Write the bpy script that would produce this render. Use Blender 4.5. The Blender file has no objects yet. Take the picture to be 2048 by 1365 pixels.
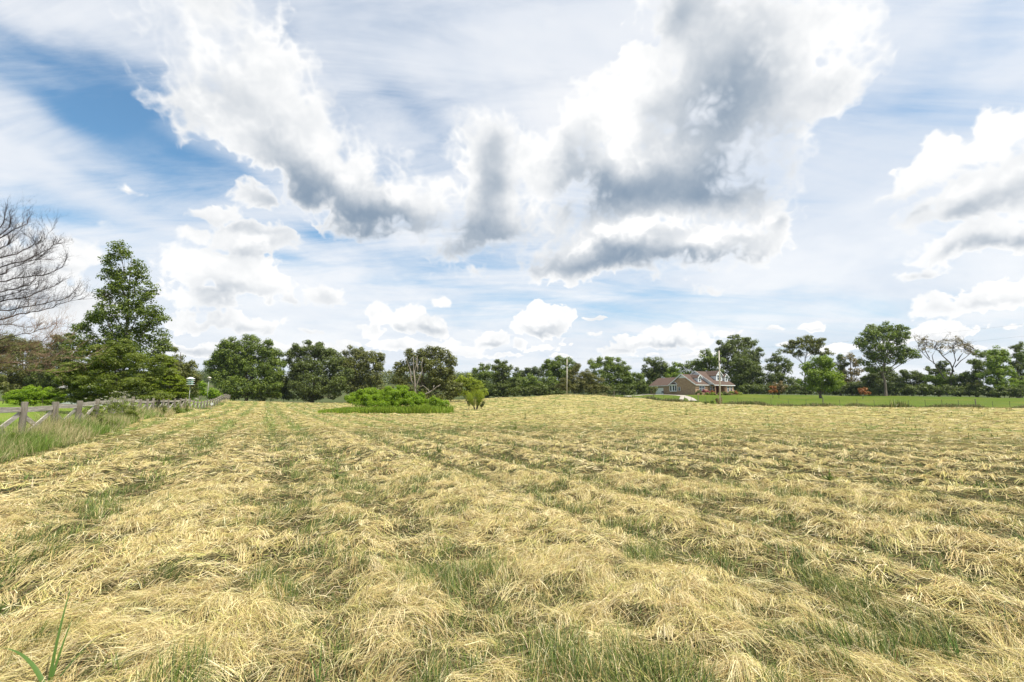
import bpy, math, random
import numpy as np
R = math.radians
rng = np.random.default_rng(7)
random.seed(7)
scene = bpy.context.scene
C = scene.collection

# ------------------------------------------------------------------ camera
F = 910.0 / 2048.0            # focal length over image width
PITCH = math.atan((800 - 682.5) / 910.0)
HC = 1.45
cam_d = bpy.data.cameras.new("camera")
cam = bpy.data.objects.new("camera", cam_d)
C.objects.link(cam)
cam.location = (0, 0, HC)
cam.rotation_euler = (math.pi / 2 + PITCH, 0, 0)
cam_d.sensor_width = 36.0
cam_d.lens = 36.0 * F
cam_d.clip_start = 0.05
cam_d.clip_end = 4000
scene.camera = cam

# ------------------------------------------------------------------ light
SUN_EL, SUN_AZ = R(63), R(122)            # azimuth measured from +Y towards +X
sun_d = bpy.data.lights.new("sun", 'SUN')
sun_d.energy = 5.0
sun_d.angle = R(0.53)
sun_d.color = (1.0, 0.95, 0.86)
sun = bpy.data.objects.new("sun", sun_d)
C.objects.link(sun)
from mathutils import Vector
sdir = Vector((math.sin(SUN_AZ) * math.cos(SUN_EL), math.cos(SUN_AZ) * math.cos(SUN_EL), math.sin(SUN_EL)))
sun.rotation_euler = (-sdir).to_track_quat('-Z', 'Y').to_euler()
sun.location = (0, 0, 60)

scene.view_settings.view_transform = 'Standard'
scene.view_settings.look = 'None'
scene.view_settings.exposure = 0.54
scene.view_settings.gamma = 1.0
scene.view_settings.use_curve_mapping = False
scene.cycles.max_bounces = 6
scene.cycles.diffuse_bounces = 3
scene.cycles.transmission_bounces = 4
scene.cycles.transparent_max_bounces = 4
scene.cycles.use_adaptive_sampling = True
scene.cycles.adaptive_threshold = 0.012


def P(px, py, depth):
    """World point seen at photo pixel (px, py) at world distance `depth` ahead (world y)."""
    u = (px - 1024) / 910.0
    v = -(py - 682.5) / 910.0
    y = math.cos(PITCH) - math.sin(PITCH) * v
    z = math.sin(PITCH) + math.cos(PITCH) * v
    s = depth / y
    return np.array((u * s, depth, HC + z * s))


def DIR(px, py):
    p = P(px, py, 1.0) - np.array((0, 0, HC))
    return p / np.linalg.norm(p)

# ------------------------------------------------------------------ sky
world = bpy.data.worlds.new("World")
scene.world = world
world.use_nodes = True
wt = world.node_tree
wt.nodes.clear()


class NB:
    """small helper for building node graphs"""
    def __init__(self, tree):
        self.t = tree

    def n(self, typ, **kw):
        nd = self.t.nodes.new(typ)
        for k, v in kw.items():
            setattr(nd, k, v)
        return nd

    def put(self, sock, val):
        if isinstance(val, bpy.types.NodeSocket):
            self.t.links.new(val, sock)
        elif val is not None:
            sock.default_value = val

    def math(self, op, a, b=None, c=None, clamp=False):
        nd = self.n('ShaderNodeMath', operation=op, use_clamp=clamp)
        self.put(nd.inputs[0], a)
        self.put(nd.inputs[1], b)
        self.put(nd.inputs[2], c)
        return nd.outputs[0]

    def vmath(self, op, a, b=None, scale=None):
        nd = self.n('ShaderNodeVectorMath', operation=op)
        self.put(nd.inputs[0], a)
        self.put(nd.inputs[1], b)
        if scale is not None:
            self.put(nd.inputs['Scale'], scale)
        return nd.outputs['Value'] if op in ('DOT_PRODUCT', 'LENGTH', 'DISTANCE') else nd.outputs[0]

    def noise(self, vec, scale, detail=4, rough=0.5, dist=0.0, lac=2.0, typ='FBM', out='Fac'):
        nd = self.n('ShaderNodeTexNoise', noise_type=typ)
        self.put(nd.inputs['Vector'], vec)
        self.put(nd.inputs['Scale'], scale)
        self.put(nd.inputs['Detail'], detail)
        self.put(nd.inputs['Roughness'], rough)
        self.put(nd.inputs['Lacunarity'], lac)
        self.put(nd.inputs['Distortion'], dist)
        return nd.outputs[out]

    def voro(self, vec, scale, feature='F1', detail=0, rough=0.5, smooth=0.5, out='Distance'):
        nd = self.n('ShaderNodeTexVoronoi', feature=feature)
        self.put(nd.inputs['Vector'], vec)
        self.put(nd.inputs['Scale'], scale)
        self.put(nd.inputs['Detail'], detail)
        self.put(nd.inputs['Roughness'], rough)
        if feature == 'SMOOTH_F1':
            self.put(nd.inputs['Smoothness'], smooth)
        return nd.outputs[out]

    def rng(self, x, a, b, c=0.0, d=1.0, smooth=True):
        nd = self.n('ShaderNodeMapRange', interpolation_type='SMOOTHSTEP' if smooth else 'LINEAR')
        self.put(nd.inputs['Value'], x)
        for k, v in zip(('From Min', 'From Max', 'To Min', 'To Max'), (a, b, c, d)):
            self.put(nd.inputs[k], v)
        return nd.outputs[0]

    def mix(self, f, a, b, blend='MIX'):
        a, b = (x if isinstance(x, bpy.types.NodeSocket) else (*x, 1) for x in (a, b))
        nd = self.n('ShaderNodeMix', data_type='RGBA', blend_type=blend)
        self.put(nd.inputs[0], f)
        self.put(nd.inputs[6], a)
        self.put(nd.inputs[7], b)
        return nd.outputs[2]


def gauss_sum(nb, vec, blobs, start=0.0, shape=False):
    """soft elliptical blobs fixed to compass directions: (px, py, rx, ry, weight[, tilt]); summed, or for shape the
    largest of them together with the mean height inside the blobs (-1 base .. 1 top)"""
    acc, tot, hgt = start, 0.0001, 0.0
    for b in blobs:
        px, py, rx, ry, w = b[:5]
        if shape:
            k = 1.14 if ry < 30 else 1.46
            rx, ry = rx * k, ry * k
        tilt = R(b[5]) if len(b) > 5 else 0.0
        d = DIR(px, py)
        right = np.cross(d, (0, 0, 1.0)); right /= np.linalg.norm(right)
        up = np.cross(right, d)
        # angular size of a pixel shrinks away from the optical axis
        c = math.cos(PITCH) * d[1] + math.sin(PITCH) * d[2]
        ax = right * math.cos(tilt) + up * math.sin(tilt)
        ay = -right * math.sin(tilt) + up * math.cos(tilt)
        ax = ax / (rx / 910.0 * c); ay = ay / (ry / 910.0 * c)
        a = nb.vmath('DOT_PRODUCT', vec, tuple(ax))
        q = nb.vmath('DOT_PRODUCT', vec, tuple(ay))
        m = nb.math('MULTIPLY', a, a)
        m = nb.math('MULTIPLY_ADD', q, q, m)
        e = nb.math('POWER', 0.36788, m)
        if not shape:
            acc = nb.math('MULTIPLY_ADD', e, w, acc)
            continue
        e = nb.math('MULTIPLY', e, w)
        acc = nb.math('SMOOTH_MAX', acc, e, 0.12)
        tot = nb.math('ADD', tot, e)
        hgt = nb.math('MULTIPLY_ADD', e, q, hgt)
    if shape:
        return acc, nb.math('DIVIDE', hgt, tot)
    return acc


CLOUD = [
    # long arm on the left, from the top down to the right
    (440, 20, 110, 80, .9), (480, 100, 130, 80, .9), (420, 175, 85, 70, .8), (520, 190, 120, 80, .9),
    (580, 255, 110, 80, .9), (640, 320, 100, 70, .9), (550, 320, 70, 60, .6), (690, 390, 100, 65, .9),
    (640, 400, 90, 55, .7), (760, 400, 110, 60, .9), (850, 390, 70, 45, .7), (700, 460, 90, 35, .6),
    # middle column
    (985, 285, 75, 45, .8), (1000, 350, 95, 70, .9), (985, 440, 95, 60, .9), (1085, 310, 60, 60, .8),
    (930, 490, 70, 35, .7), (1070, 420, 70, 70, .7), (950, 545, 80, 25, .55),
    # great cloud right of centre
    (1360, 40, 90, 70, .9), (1400, 130, 130, 90, .9), (1290, 190, 110, 80, .9), (1200, 250, 90, 70, .9),
    (1150, 340, 80, 70, .9), (1470, 220, 140, 100, .9), (1560, 110, 130, 90, .8), (1650, 70, 120, 65, .75),
    (1610, 190, 110, 75, .75), (1715, 130, 80, 55, .6), (1560, 250, 60, 45, .55), (1350, 330, 170, 90, .9),
    (1450, 340, 110, 80, .8), (1290, 410, 160, 70, .9), (1190, 440, 110, 60, .8), (1470, 420, 100, 50, .8),
    (1240, 505, 180, 50, .9), (1430, 480, 120, 40, .8), (1540, 435, 45, 40, .7), (1410, 570, 70, 26, .55),
    (1110, 560, 60, 28, .5), (1660, 20, 60, 40, .5),
    # lower left heap
    (520, 400, 70, 40, .6), (430, 425, 70, 28, .6), (400, 470, 50, 26, .62), (500, 488, 66, 30, .8),
    (450, 548, 100, 34, .85), (520, 575, 70, 26, .7), (410, 585, 76, 38, .65), (560, 600, 76, 22, .7), (650, 596, 62, 22, .72), (690, 588, 22, 18, .5), (480, 640, 120, 26, .62),
    (400, 650, 60, 30, .5), (560, 690, 200, 16, .6),
    (280, 372, 50, 22, .65), (215, 452, 30, 22, .55), (120, 500, 55, 45, .8), (50, 530, 80, 60, .8), (110, 610, 90, 50, .7),
    (0, 600, 90, 60, .6),
    # small heaps above the trees
    (360, 700, 90, 16, .7), (470, 690, 60, 14, .6), (620, 660, 50, 10, .6), (640, 690, 70, 10, .6), (720, 640, 26, 10, .45), (700, 690, 50, 12, .65), (790, 690, 60, 14, .8), (840, 690, 40, 10, .7), (905, 685, 24, 12, .65),
    (880, 706, 120, 9, .62), (1400, 706, 110, 8, .6), (690, 706, 120, 9, .62), (1900, 702, 140, 9, .55), (945, 655, 26, 12, .5), (1180, 668, 34, 10, .55), (1440, 664, 40, 10, .5), (1010, 712, 60, 8, .6), (1080, 700, 60, 10, .6), (1150, 690, 40, 8, .55), (1150, 712, 60, 7, .6), (1240, 700, 70, 9, .65), (1310, 706, 80, 8, .6), (1470, 690, 40, 9, .55), (1560, 690, 50, 9, .6), (1690, 695, 40, 9, .55), (1800, 690, 60, 12, .55), (1960, 660, 90, 18, .6),
    (1040, 690, 20, 14, .7), (1064, 655, 24, 22, .8), (1116, 640, 22, 18, .7), (1300, 664, 34, 16, .7), (1355, 662, 30, 16, .7), (1240, 676, 22, 12, .6), (800, 650, 24, 18, .7), (835, 615, 20, 16, .6), (640, 585, 24, 18, .5),
    (820, 632, 42, 28, .9), (768, 625, 34, 28, .8), (860, 655, 45, 24, .85), (745, 660, 45, 26, .6), (885, 605, 28, 15, .65),
    (1090, 645, 48, 30, 1.0), (1082, 612, 24, 20, .8), (1125, 660, 30, 18, .6), (985, 680, 46, 18, .9), (930, 700, 60, 16, .6),
    (1330, 677, 70, 22, .95), (1265, 686, 55, 16, .8), (1405, 680, 45, 16, .7), (1200, 700, 60, 12, .5), (1190, 636, 32, 6, .6),
    (1545, 655, 22, 7, .65), (1625, 652, 34, 10, .8), (1890, 672, 60, 22, .8), (1640, 706, 60, 14, .55),
    # bank on the right
    (2010, 285, 80, 42, .75), (1910, 328, 80, 34, .66), (1830, 365, 70, 34, .54), (1960, 400, 120, 46, .68),
    (1990, 490, 120, 38, .7), (1850, 555, 70, 22, .6), (1980, 600, 120, 30, .7), (2100, 350, 90, 80, .8),
    (735, 155, 16, 24, .4), (2010, 90, 60, 14, .35, 20),
]
DARK = [
    (480, 190, 90, 50, .16), (545, 300, 60, 60, .30), (590, 360, 80, 50, .62, -35), (680, 430, 120, 40, .95, -18),
    (780, 436, 90, 24, .55), (735, 480, 70, 18, .5), (530, 405, 70, 30, .30), (470, 445, 70, 20, .08),
    (985, 370, 46, 66, .62), (960, 465, 80, 36, .72), (1010, 300, 30, 25, .22), (930, 500, 60, 14, .25),
    (1460, 130, 80, 80, .40), (1340, 20, 45, 40, .40), (1390, 60, 70, 50, .24), (1420, 230, 100, 70, .55), (1500, 180, 70, 60, .38),
    (1470, 320, 80, 45, .55), (1340, 385, 150, 40, .85), (1200, 385, 70, 55, .62), (1165, 310, 32, 50, .45),
    (1440, 390, 80, 26, .40), (1230, 525, 170, 20, .85), (1430, 515, 90, 12, .55), (1565, 437, 14, 18, .35), (1640, 195, 40, 28, .30),
    (1270, 466, 90, 13, -.55, 6), (1430, 472, 90, 14, -.5, 12), (1260, 300, 30, 50, -.3),
    (1990, 418, 110, 24, .66, 10), (2000, 495, 110, 16, .62, 6), (1860, 556, 40, 9, .40), (1880, 372, 80, 14, .22), (1960, 612, 90, 7, .22),
    (1850, 425, 20, 8, .3),
    (450, 580, 90, 14, .55), (500, 612, 80, 12, .55), (520, 660, 130, 12, .5), (620, 620, 90, 9, .5), (470, 700, 160, 8, .40), (490, 512, 80, 9, .45), (400, 625, 50, 14, .45), (440, 450, 70, 12, .45), (60, 600, 90, 14, .3), (110, 535, 40, 10, .25), (280, 385, 30, 6, .25),
    (820, 660, 60, 9, .30), (1095, 672, 46, 8, .42), (985, 692, 40, 5, .30), (1330, 694, 70, 6, .40), (1270, 698, 50, 5, .25),
    (770, 650, 30, 6, .2),
]
BLUE = [
    (130, 180, 190, 50, .38, -6), (300, 215, 110, 70, .34), (200, 255, 230, 34, .28, -14), (420, 315, 90, 24, .38, -20),
    (60, 90, 160, 34, .30), (240, 120, 120, 40, .26), (880, 250, 90, 45, .28, -20), (800, 200, 70, 30, .18), (2010, 60, 90, 60, .34),
    (1900, 190, 120, 40, .10), (640, 480, 60, 14, .45), (560, 520, 70, 8, .25), (1040, 590, 130, 18, .14), (1250, 610, 330, 26, .20), (480, 650, 380, 80, -.30), (950, 695, 500, 34, -.30),
    (1480, 640, 260, 22, .20), (150, 440, 120, 18, .22), (560, 30, 30, 60, .15), (880, 570, 120, 10, .25), (1620, 570, 60, 12, .16),
    (1280, 90, 22, 60, .16), (40, 300, 120, 16, -.2, -12), (100, 360, 200, 24, -.25, -12), (1750, 330, 330, 150, -.22), (1900, 560, 260, 60, -.2), (1000, 120, 260, 110, -.22), (1300, 60, 150, 60, -.25), (1700, 480, 150, 60, -.3),
]

nb = NB(wt)
geo = nb.n('ShaderNodeTexCoord')
D = nb.vmath('NORMALIZE', geo.outputs['Generated'])
sky = nb.n('ShaderNodeTexSky', sky_type='NISHITA', sun_disc=False)
sky.sun_elevation = SUN_EL
sky.sun_rotation = SUN_AZ
sky.altitude = 200
sky.air_density = 1.0
sky.dust_density = 1.2
sky.ozone_density = 1.5
sky_col = nb.mix(1.0, sky.outputs[0], (1.25, 1.75, 1.80), 'MULTIPLY')

# domain-warped direction for the cloud outlines
w1 = nb.noise(D, 5.0, 2, .5, out='Color')
w1 = nb.vmath('SUBTRACT', w1, (.5, .5, .5))
w1 = nb.vmath('SCALE', w1, scale=0.15)
w2 = nb.noise(D, 21.0, 3, .55, out='Color')
w2 = nb.vmath('SUBTRACT', w2, (.5, .5, .5))
w2 = nb.vmath('SCALE', w2, scale=0.048)
sep0 = nb.n('ShaderNodeSeparateXYZ')
nb.put(sep0.inputs[0], D)
lowf = nb.rng(sep0.outputs[2], 0.08, 0.42, 0.22, 1.0)
w1 = nb.vmath('SCALE', w1, scale=lowf)
Dw = nb.vmath('ADD', D, w1)
Dw = nb.vmath('ADD', Dw, nb.vmath('SCALE', w2, scale=nb.rng(sep0.outputs[2], 0.08, 0.42, 0.6, 1.0)))
w3 = nb.vmath('SCALE', w1, scale=0.6)
Dk = nb.vmath('ADD', D, w3)
D2 = nb.vmath('ADD', D, nb.vmath('SCALE', w2, scale=0.5))
Dk = nb.vmath('ADD', Dk, nb.vmath('SCALE', w2, scale=0.9))


def billow(vec, scale):
    n = nb.noise(vec, scale, 0)
    return nb.math('ABSOLUTE', nb.math('SUBTRACT', n, .5))


def puffs(vec, det):
    b = nb.math('MULTIPLY_ADD', billow(vec, 11.0), -1.05, 0.22)
    b = nb.math('MULTIPLY_ADD', billow(vec, 25.0), -0.75, b)
    b = nb.math('MULTIPLY_ADD', billow(vec, 60.0), -0.50, b)
    n1 = nb.noise(vec, 14.0, det, .60)
    return nb.math('ADD', nb.math('MULTIPLY_ADD', nb.math('SUBTRACT', n1, .5), .9, b), 0.04)


Dv = nb.vmath('ADD', D, w3)
pf = puffs(D2, 8)
pf = nb.math('MULTIPLY_ADD', nb.math('SUBTRACT', nb.noise(D2, 40.0, 5, .62), .5), nb.math('MULTIPLY_ADD', lowf, -1.1, 1.2), pf)
pf_up = puffs(nb.vmath('ADD', D2, (0.004, 0.0, 0.012)), 4)
relief = nb.math('SUBTRACT', pf_up, pf)
low = nb.noise(D2, 6.5, 3, .5)
low_up = nb.noise(nb.vmath('ADD', D2, (0.012, 0.0, 0.035)), 6.5, 3, .5)
relief = nb.math('MULTIPLY_ADD', nb.math('SUBTRACT', low_up, low), 1.5, nb.math('MULTIPLY', relief, .42))
kn = nb.noise(D, 8.0, 5, .55)
kmul = nb.math('MULTIPLY_ADD', kn, 1.9, 0.45)
soft = nb.rng(nb.noise(D, 4.0, 1, .5), 0.35, 0.65, 0.12, 0.40)
soft = nb.math('MULTIPLY', soft, lowf)

# thin high veil drawn out in streaks
sep = nb.n('ShaderNodeSeparateXYZ')
nb.put(sep.inputs[0], D)
zz = nb.math('ADD', nb.math('MAXIMUM', sep.outputs[2], 0.0), 0.16)
pl = nb.n('ShaderNodeCombineXYZ')
nb.put(pl.inputs[0], nb.math('DIVIDE', sep.outputs[0], zz))
nb.put(pl.inputs[1], nb.math('DIVIDE', sep.outputs[1], zz))
mp = nb.n('ShaderNodeMapping')
mp.inputs['Rotation'].default_value = (0, 0, R(-14))
mp.inputs['Scale'].default_value = (0.60, 2.2, 1)
nb.put(mp.inputs['Vector'], pl.outputs[0])
st = nb.noise(mp.outputs[0], 1.7, 8, .66, .6)
st2 = nb.noise(pl.outputs[0], 1.1, 5, .60, .3)
veil0 = nb.math('MULTIPLY_ADD', nb.math('SUBTRACT', st, .5), 1.7, 0.72)
veil0 = nb.math('MULTIPLY_ADD', nb.math('SUBTRACT', st2, .5), 0.9, veil0)
horizon = nb.rng(sep.outputs[2], 0.0, 0.32, 1.0, 0.0)
air = nb.mix(nb.math('MULTIPLY', horizon, 0.88), sky_col, (6.5, 7.5, 8.5))
WHITE = (10.4, 10.4, 10.35)
GREY = (1.65, 2.6, 3.8)
VEIL = nb.mix(nb.rng(st2, .32, .68), (7.8, 8.35, 9.2), (9.9, 9.95, 10.1))


def background(col):
    bg = nb.n('ShaderNodeBackground')
    bg.inputs['Strength'].default_value = 0.069
    nb.put(bg.inputs['Color'], col if isinstance(col, bpy.types.NodeSocket) else (*col, 1))
    return bg.outputs[0]


def near_zone(blobs, x0, x1):
    return [b for b in blobs if x0 - 120 - 2.0 * max(b[2], b[3] * .6) < b[0] < x1 + 120 + 2.0 * max(b[2], b[3] * .6)]


def zone(x0, x1):
    """the part of the sky between two compass bearings, as a node group"""
    g = bpy.data.node_groups.new("sky zone", 'ShaderNodeTree')
    ins = [("Dw", Dw), ("Dk", Dk), ("Dv", Dv), ("pf", pf), ("relief", relief), ("kn", kn), ("kmul", kmul),
           ("soft", soft), ("veil0", veil0), ("air", air), ("veilcol", VEIL)]
    for nm, so in ins:
        typ = 'NodeSocketVector' if nm[0] == 'D' else 'NodeSocketColor' if nm in ('air', 'veilcol') else 'NodeSocketFloat'
        g.interface.new_socket(nm, in_out='INPUT', socket_type=typ)
    g.interface.new_socket("Color", in_out='OUTPUT', socket_type='NodeSocketColor')
    z = NB(g)
    gi = z.n('NodeGroupInput').outputs
    go = z.n('NodeGroupOutput')
    A, V = gauss_sum(z, gi["Dw"], near_zone(CLOUD, x0, x1), shape=True)
    Fd = z.math('MULTIPLY_ADD', gi["pf"], 0.64, A)
    alpha = z.rng(Fd, 0.42, z.math('ADD', gi["soft"], 0.44))
    K = gauss_sum(z, gi["Dk"], near_zone(DARK, x0, x1))
    K = z.math('MULTIPLY', K, gi["kmul"])
    thick = z.rng(Fd, 0.40, 0.90)
    base_shade = z.rng(z.math('MULTIPLY_ADD', gi["pf"], 1.0, V), 0.18, -0.62, 0.0, 0.46)
    K = z.math('MULTIPLY', z.math('ADD', K, base_shade), thick)
    K = z.math('MULTIPLY_ADD', gi["relief"], z.math('MULTIPLY_ADD', thick, 0.50, 0.10), K)
    K = z.math('ADD', K, z.math('MULTIPLY_ADD', gi["kn"], 0.50, -0.24))
    K = z.math('MAXIMUM', K, 0.0)
    K = z.math('SUBTRACT', 1.0, z.math('POWER', 0.30, K))
    cloud_col = z.mix(K, WHITE, GREY)
    B = gauss_sum(z, gi["Dv"], near_zone(BLUE, x0, x1))
    veil = z.rng(z.math('MULTIPLY_ADD', B, -1.2, gi["veil0"]), -0.10, 1.0)
    base = z.mix(z.math('MULTIPLY', veil, 0.90), gi["air"], gi["veilcol"])
    z.put(go.inputs[0], z.mix(alpha, base, cloud_col))
    gn = nb.n('ShaderNodeGroup')
    gn.node_tree = g
    for nm, so in ins:
        wt.links.new(so, gn.inputs[nm])
    return background(gn.outputs[0])


def bearing(px):
    """1 to the right of the bearing of photo column px"""
    d = DIR(px, 400)
    return nb.math('GREATER_THAN', nb.vmath('DOT_PRODUCT', D, (d[1], -d[0], 0.0)), 0.0)


def mixsh(f, a, b):
    m = nb.n('ShaderNodeMixShader')
    nb.put(m.inputs[0], f)
    wt.links.new(a, m.inputs[1]); wt.links.new(b, m.inputs[2])
    return m.outputs[0]


edges = [-400, 340, 760, 1120, 1480, 2500]
zones = [zone(edges[i], edges[i + 1]) for i in range(5)]
front = mixsh(bearing(760), mixsh(bearing(340), zones[0], zones[1]),
              mixsh(bearing(1120), zones[2], mixsh(bearing(1480), zones[3], zones[4])))
# the rest of the sky, behind and overhead: the same veil with loose cloud
al2 = nb.rng(nb.math('MULTIPLY_ADD', pf, 0.35, nb.noise(D, 2.3, 3, .5)), 0.58, 0.70)
v2 = nb.rng(veil0, -0.10, 1.0)
rest = background(nb.mix(al2, nb.mix(nb.math('MULTIPLY', v2, .45), air, VEIL), (8.6, 8.8, 9.1)))
ahead = nb.math('GREATER_THAN', nb.vmath('DOT_PRODUCT', D, tuple(DIR(1024, 500))), 0.42)
above = mixsh(ahead, rest, front)
full = mixsh(nb.math('GREATER_THAN', sep.outputs[2], -0.01), background((2.2, 2.3, 1.6)), above)
wo = nb.n('ShaderNodeOutputWorld')
wt.links.new(full, wo.inputs[0])
world.cycles.sampling_method = 'MANUAL'
world.cycles.sample_map_resolution = 512

# ------------------------------------------------------------------ helpers
def vnoise(x, y, seed=0):
    """smooth value noise, -1..1, for numpy arrays"""
    xi = np.floor(x).astype(np.int64); yi = np.floor(y).astype(np.int64)
    fx = x - xi; fy = y - yi
    fx = fx * fx * fx * (fx * (fx * 6 - 15) + 10); fy = fy * fy * fy * (fy * (fy * 6 - 15) + 10)

    def h(a, b):
        n = (a * 374761393 + b * 668265263 + seed * 974711) & 0xFFFFFFFF
        n = ((n ^ (n >> 13)) * 1274126177) & 0xFFFFFFFF
        n = n ^ (n >> 16)
        return (n & 0xFFFF) / 32767.5 - 1.0
    a = h(xi, yi); b = h(xi + 1, yi); c = h(xi, yi + 1); d = h(xi + 1, yi + 1)
    return (a * (1 - fx) + b * fx) * (1 - fy) + (c * (1 - fx) + d * fx) * fy


def fbm(x, y, octaves=4, seed=0, gain=.5):
    s = 0; amp = 1; tot = 0
    for o in range(octaves):
        s = s + amp * vnoise(x, y, seed + o * 17); tot += amp
        x = x * 2.03 + 11.3; y = y * 2.03 - 7.7; amp *= gain
    return s / tot


def sstep(a, b, x):
    t = np.clip((x - a) / (b - a), 0, 1)
    return t * t * (3 - 2 * t)


# lie of the land: heights read off the photo at guessed distances
_ctl = []
def ctl(px, py, d):
    p = P(px, py, d); _ctl.append((p[0], p[1], p[2]))
for X_ in range(-36, 49, 12):
    for Y_ in range(-36, 49, 12):
        if not (X_ < -0.6 * Y_ - 9):
            _ctl.append((X_, Y_, 0.0))
for a_ in ((1260, 796.5, 108), (1190, 790.5, 112), (1130, 789.3, 115), (1040, 795, 112), (930, 801, 105), (1370, 805, 95), (1440, 809, 83),
           (1600, 813.5, 76), (1800, 816, 74), (2048, 818, 73), (2300, 822, 73), (850, 806, 88), (560, 806, 112), (640, 806, 112), (720, 806, 118), (490, 805, 112),
           (770, 824, 55), (952, 820, 62), (468, 803, 100), (409, 822, 64), (65, 811, 46), (245, 814, 48), (-200, 806, 46), (340, 826, 46), (300, 829, 40), (250, 835, 30), (400, 800, 95), (0, 800, 90), (200, 798, 90),
           (1302, 789.5, 126), (1392, 790.3, 120), (1468, 789, 132), (1256, 792, 118), (1384, 802, 99), (1547, 797, 100), (1640, 797, 104),
           (1725, 797.5, 98), (1750, 791.5, 136), (2048, 797, 114), (1900, 794, 125), (1560, 791, 132), (2300, 800, 115), (1640, 805, 88), (1900, 806, 88), (1130, 790, 150), (1000, 795, 150),
           (1130, 862, 22), (1500, 840, 33), (1300, 829, 47), (1130, 812, 70), (1250, 815, 65), (1800, 828, 47), (1000, 818, 70), (1020, 806, 90), (700, 812, 90), (560, 815, 75)):
    ctl(*a_)
for px_, d_, h_ in ((380, 330, 13), (450, 420, 20), (700, 380, 13), (800, 420, 17), (950, 430, 19), (1100, 420, 10), (1300, 420, 8), (1600, 420, 6), (2000, 420, 6), (100, 380, 14), (-300, 300, 10),
                    (450, 200, 4), (750, 220, 4), (1000, 250, 6), (600, 160, 1.5), (1500, 220, 4), (1900, 220, 3.5)):
    p_ = P(px_, 800, d_); _ctl.append((p_[0], d_, h_))
for k_ in range(16):
    a_ = k_ / 16 * 2 * math.pi
    _ctl.append((700 * math.cos(a_), 700 * math.sin(a_), 8.0 if math.sin(a_) > -.2 else 2.0))
_ctl = np.array(_ctl)


def land(x, y):
    """height of the ground without the small lumps"""
    x = np.atleast_1d(np.asarray(x, float)); y = np.atleast_1d(np.asarray(y, float))
    out = np.empty_like(x)
    for i in range(0, x.size, 20000):
        xs = x.ravel()[i:i + 20000, None]; ys = y.ravel()[i:i + 20000, None]
        d2 = (xs - _ctl[:, 0]) ** 2 + (ys - _ctl[:, 1]) ** 2 + 20.0
        w = d2 ** -1.9
        out.ravel()[i:i + 20000] = (w * _ctl[:, 2]).sum(1) / w.sum(1)
    return out


H0 = float(land(0, 0)[0])
def gz(x, y):
    return float(land(x, y)[0])


# rows left by the mower
ROW = R(-28.3)
BANDS = np.array([-17.5, -15.4, -13.2, -11.3, -9.4, -7.5, -5.6, -3.7, -1.8, 0.45, 1.57, 3.9, 5.5, 7.4, 9.6, 11.2, 13.0, 15.1, 17.3, 19.2,
                  21.5, 23.6, 25.8, 28, 30.2, 32.5, 35, 37.5, 40, 43, 46, 49, 52, 56, 60, 64, 68, 72, 76, 80])


def rowcoord(x, y):
    s = x * math.cos(ROW) - y * math.sin(ROW)
    t = x * math.sin(ROW) + y * math.cos(ROW)
    return s, t


def greenness(x, y):
    """0 where hay lies thick, 1 where the stubble and green grass show"""
    s, t = rowcoord(x, y)
    s = s + 0.13 * fbm(x * .35, y * .35, 2, 5)
    d = np.abs(s[..., None] - BANDS).min(-1)
    band = np.exp(-(d / 0.36) ** 2)
    n1 = fbm(x * .6, y * .6, 3, 31)
    n2 = fbm(x * 2.4, y * 2.4, 3, 57)
    n3 = fbm(x * 6.0, y * 6.0, 2, 71)
    g = 1.0 * band * sstep(-.85, -.12, n1 + .6 * n2) + sstep(.12, .42, n1 * .45 + n2 * .6 + n3 * .35) * .90
    return np.clip(g, 0, 1)


def lumps(x, y):
    s, t = rowcoord(x, y)
    a = fbm(s * 2.3 + 40, t * 1.8, 3, 3)
    b = fbm(x * 6.5, y * 6.5, 3, 9)
    c = fbm(x * .35, y * .35, 2, 13)
    d = np.abs(s[..., None] - BANDS).min(-1)
    e = 1 - 2 * np.abs(fbm(x * 3.6 + 5, y * 3.6, 2, 21))
    return 0.048 * a + 0.032 * b + 0.045 * c + 0.026 * e + 0.058 * np.cos(np.clip(d, 0, 1.2) / 1.2 * math.pi) * -1


FENCE = [(-0.6 * z - 6.9, z) for z in (4.0, 45.0)] + [(-61.5, 100.0)]
def fence_x(y):
    return np.interp(y, [p[1] for p in FENCE] + [130], [p[0] for p in FENCE] + [-75.0])

WIRE = [tuple(P(px, 800, d)[:2]) for px, d in ((1150, 116), (1190, 113), (1260, 108), (1370, 96.5), (1440, 84), (1600, 77), (1800, 75), (2048, 74), (2500, 73))]
def wire_y(x):
    return np.interp(x, [p[0] for p in WIRE], [p[1] for p in WIRE], left=400)


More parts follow.
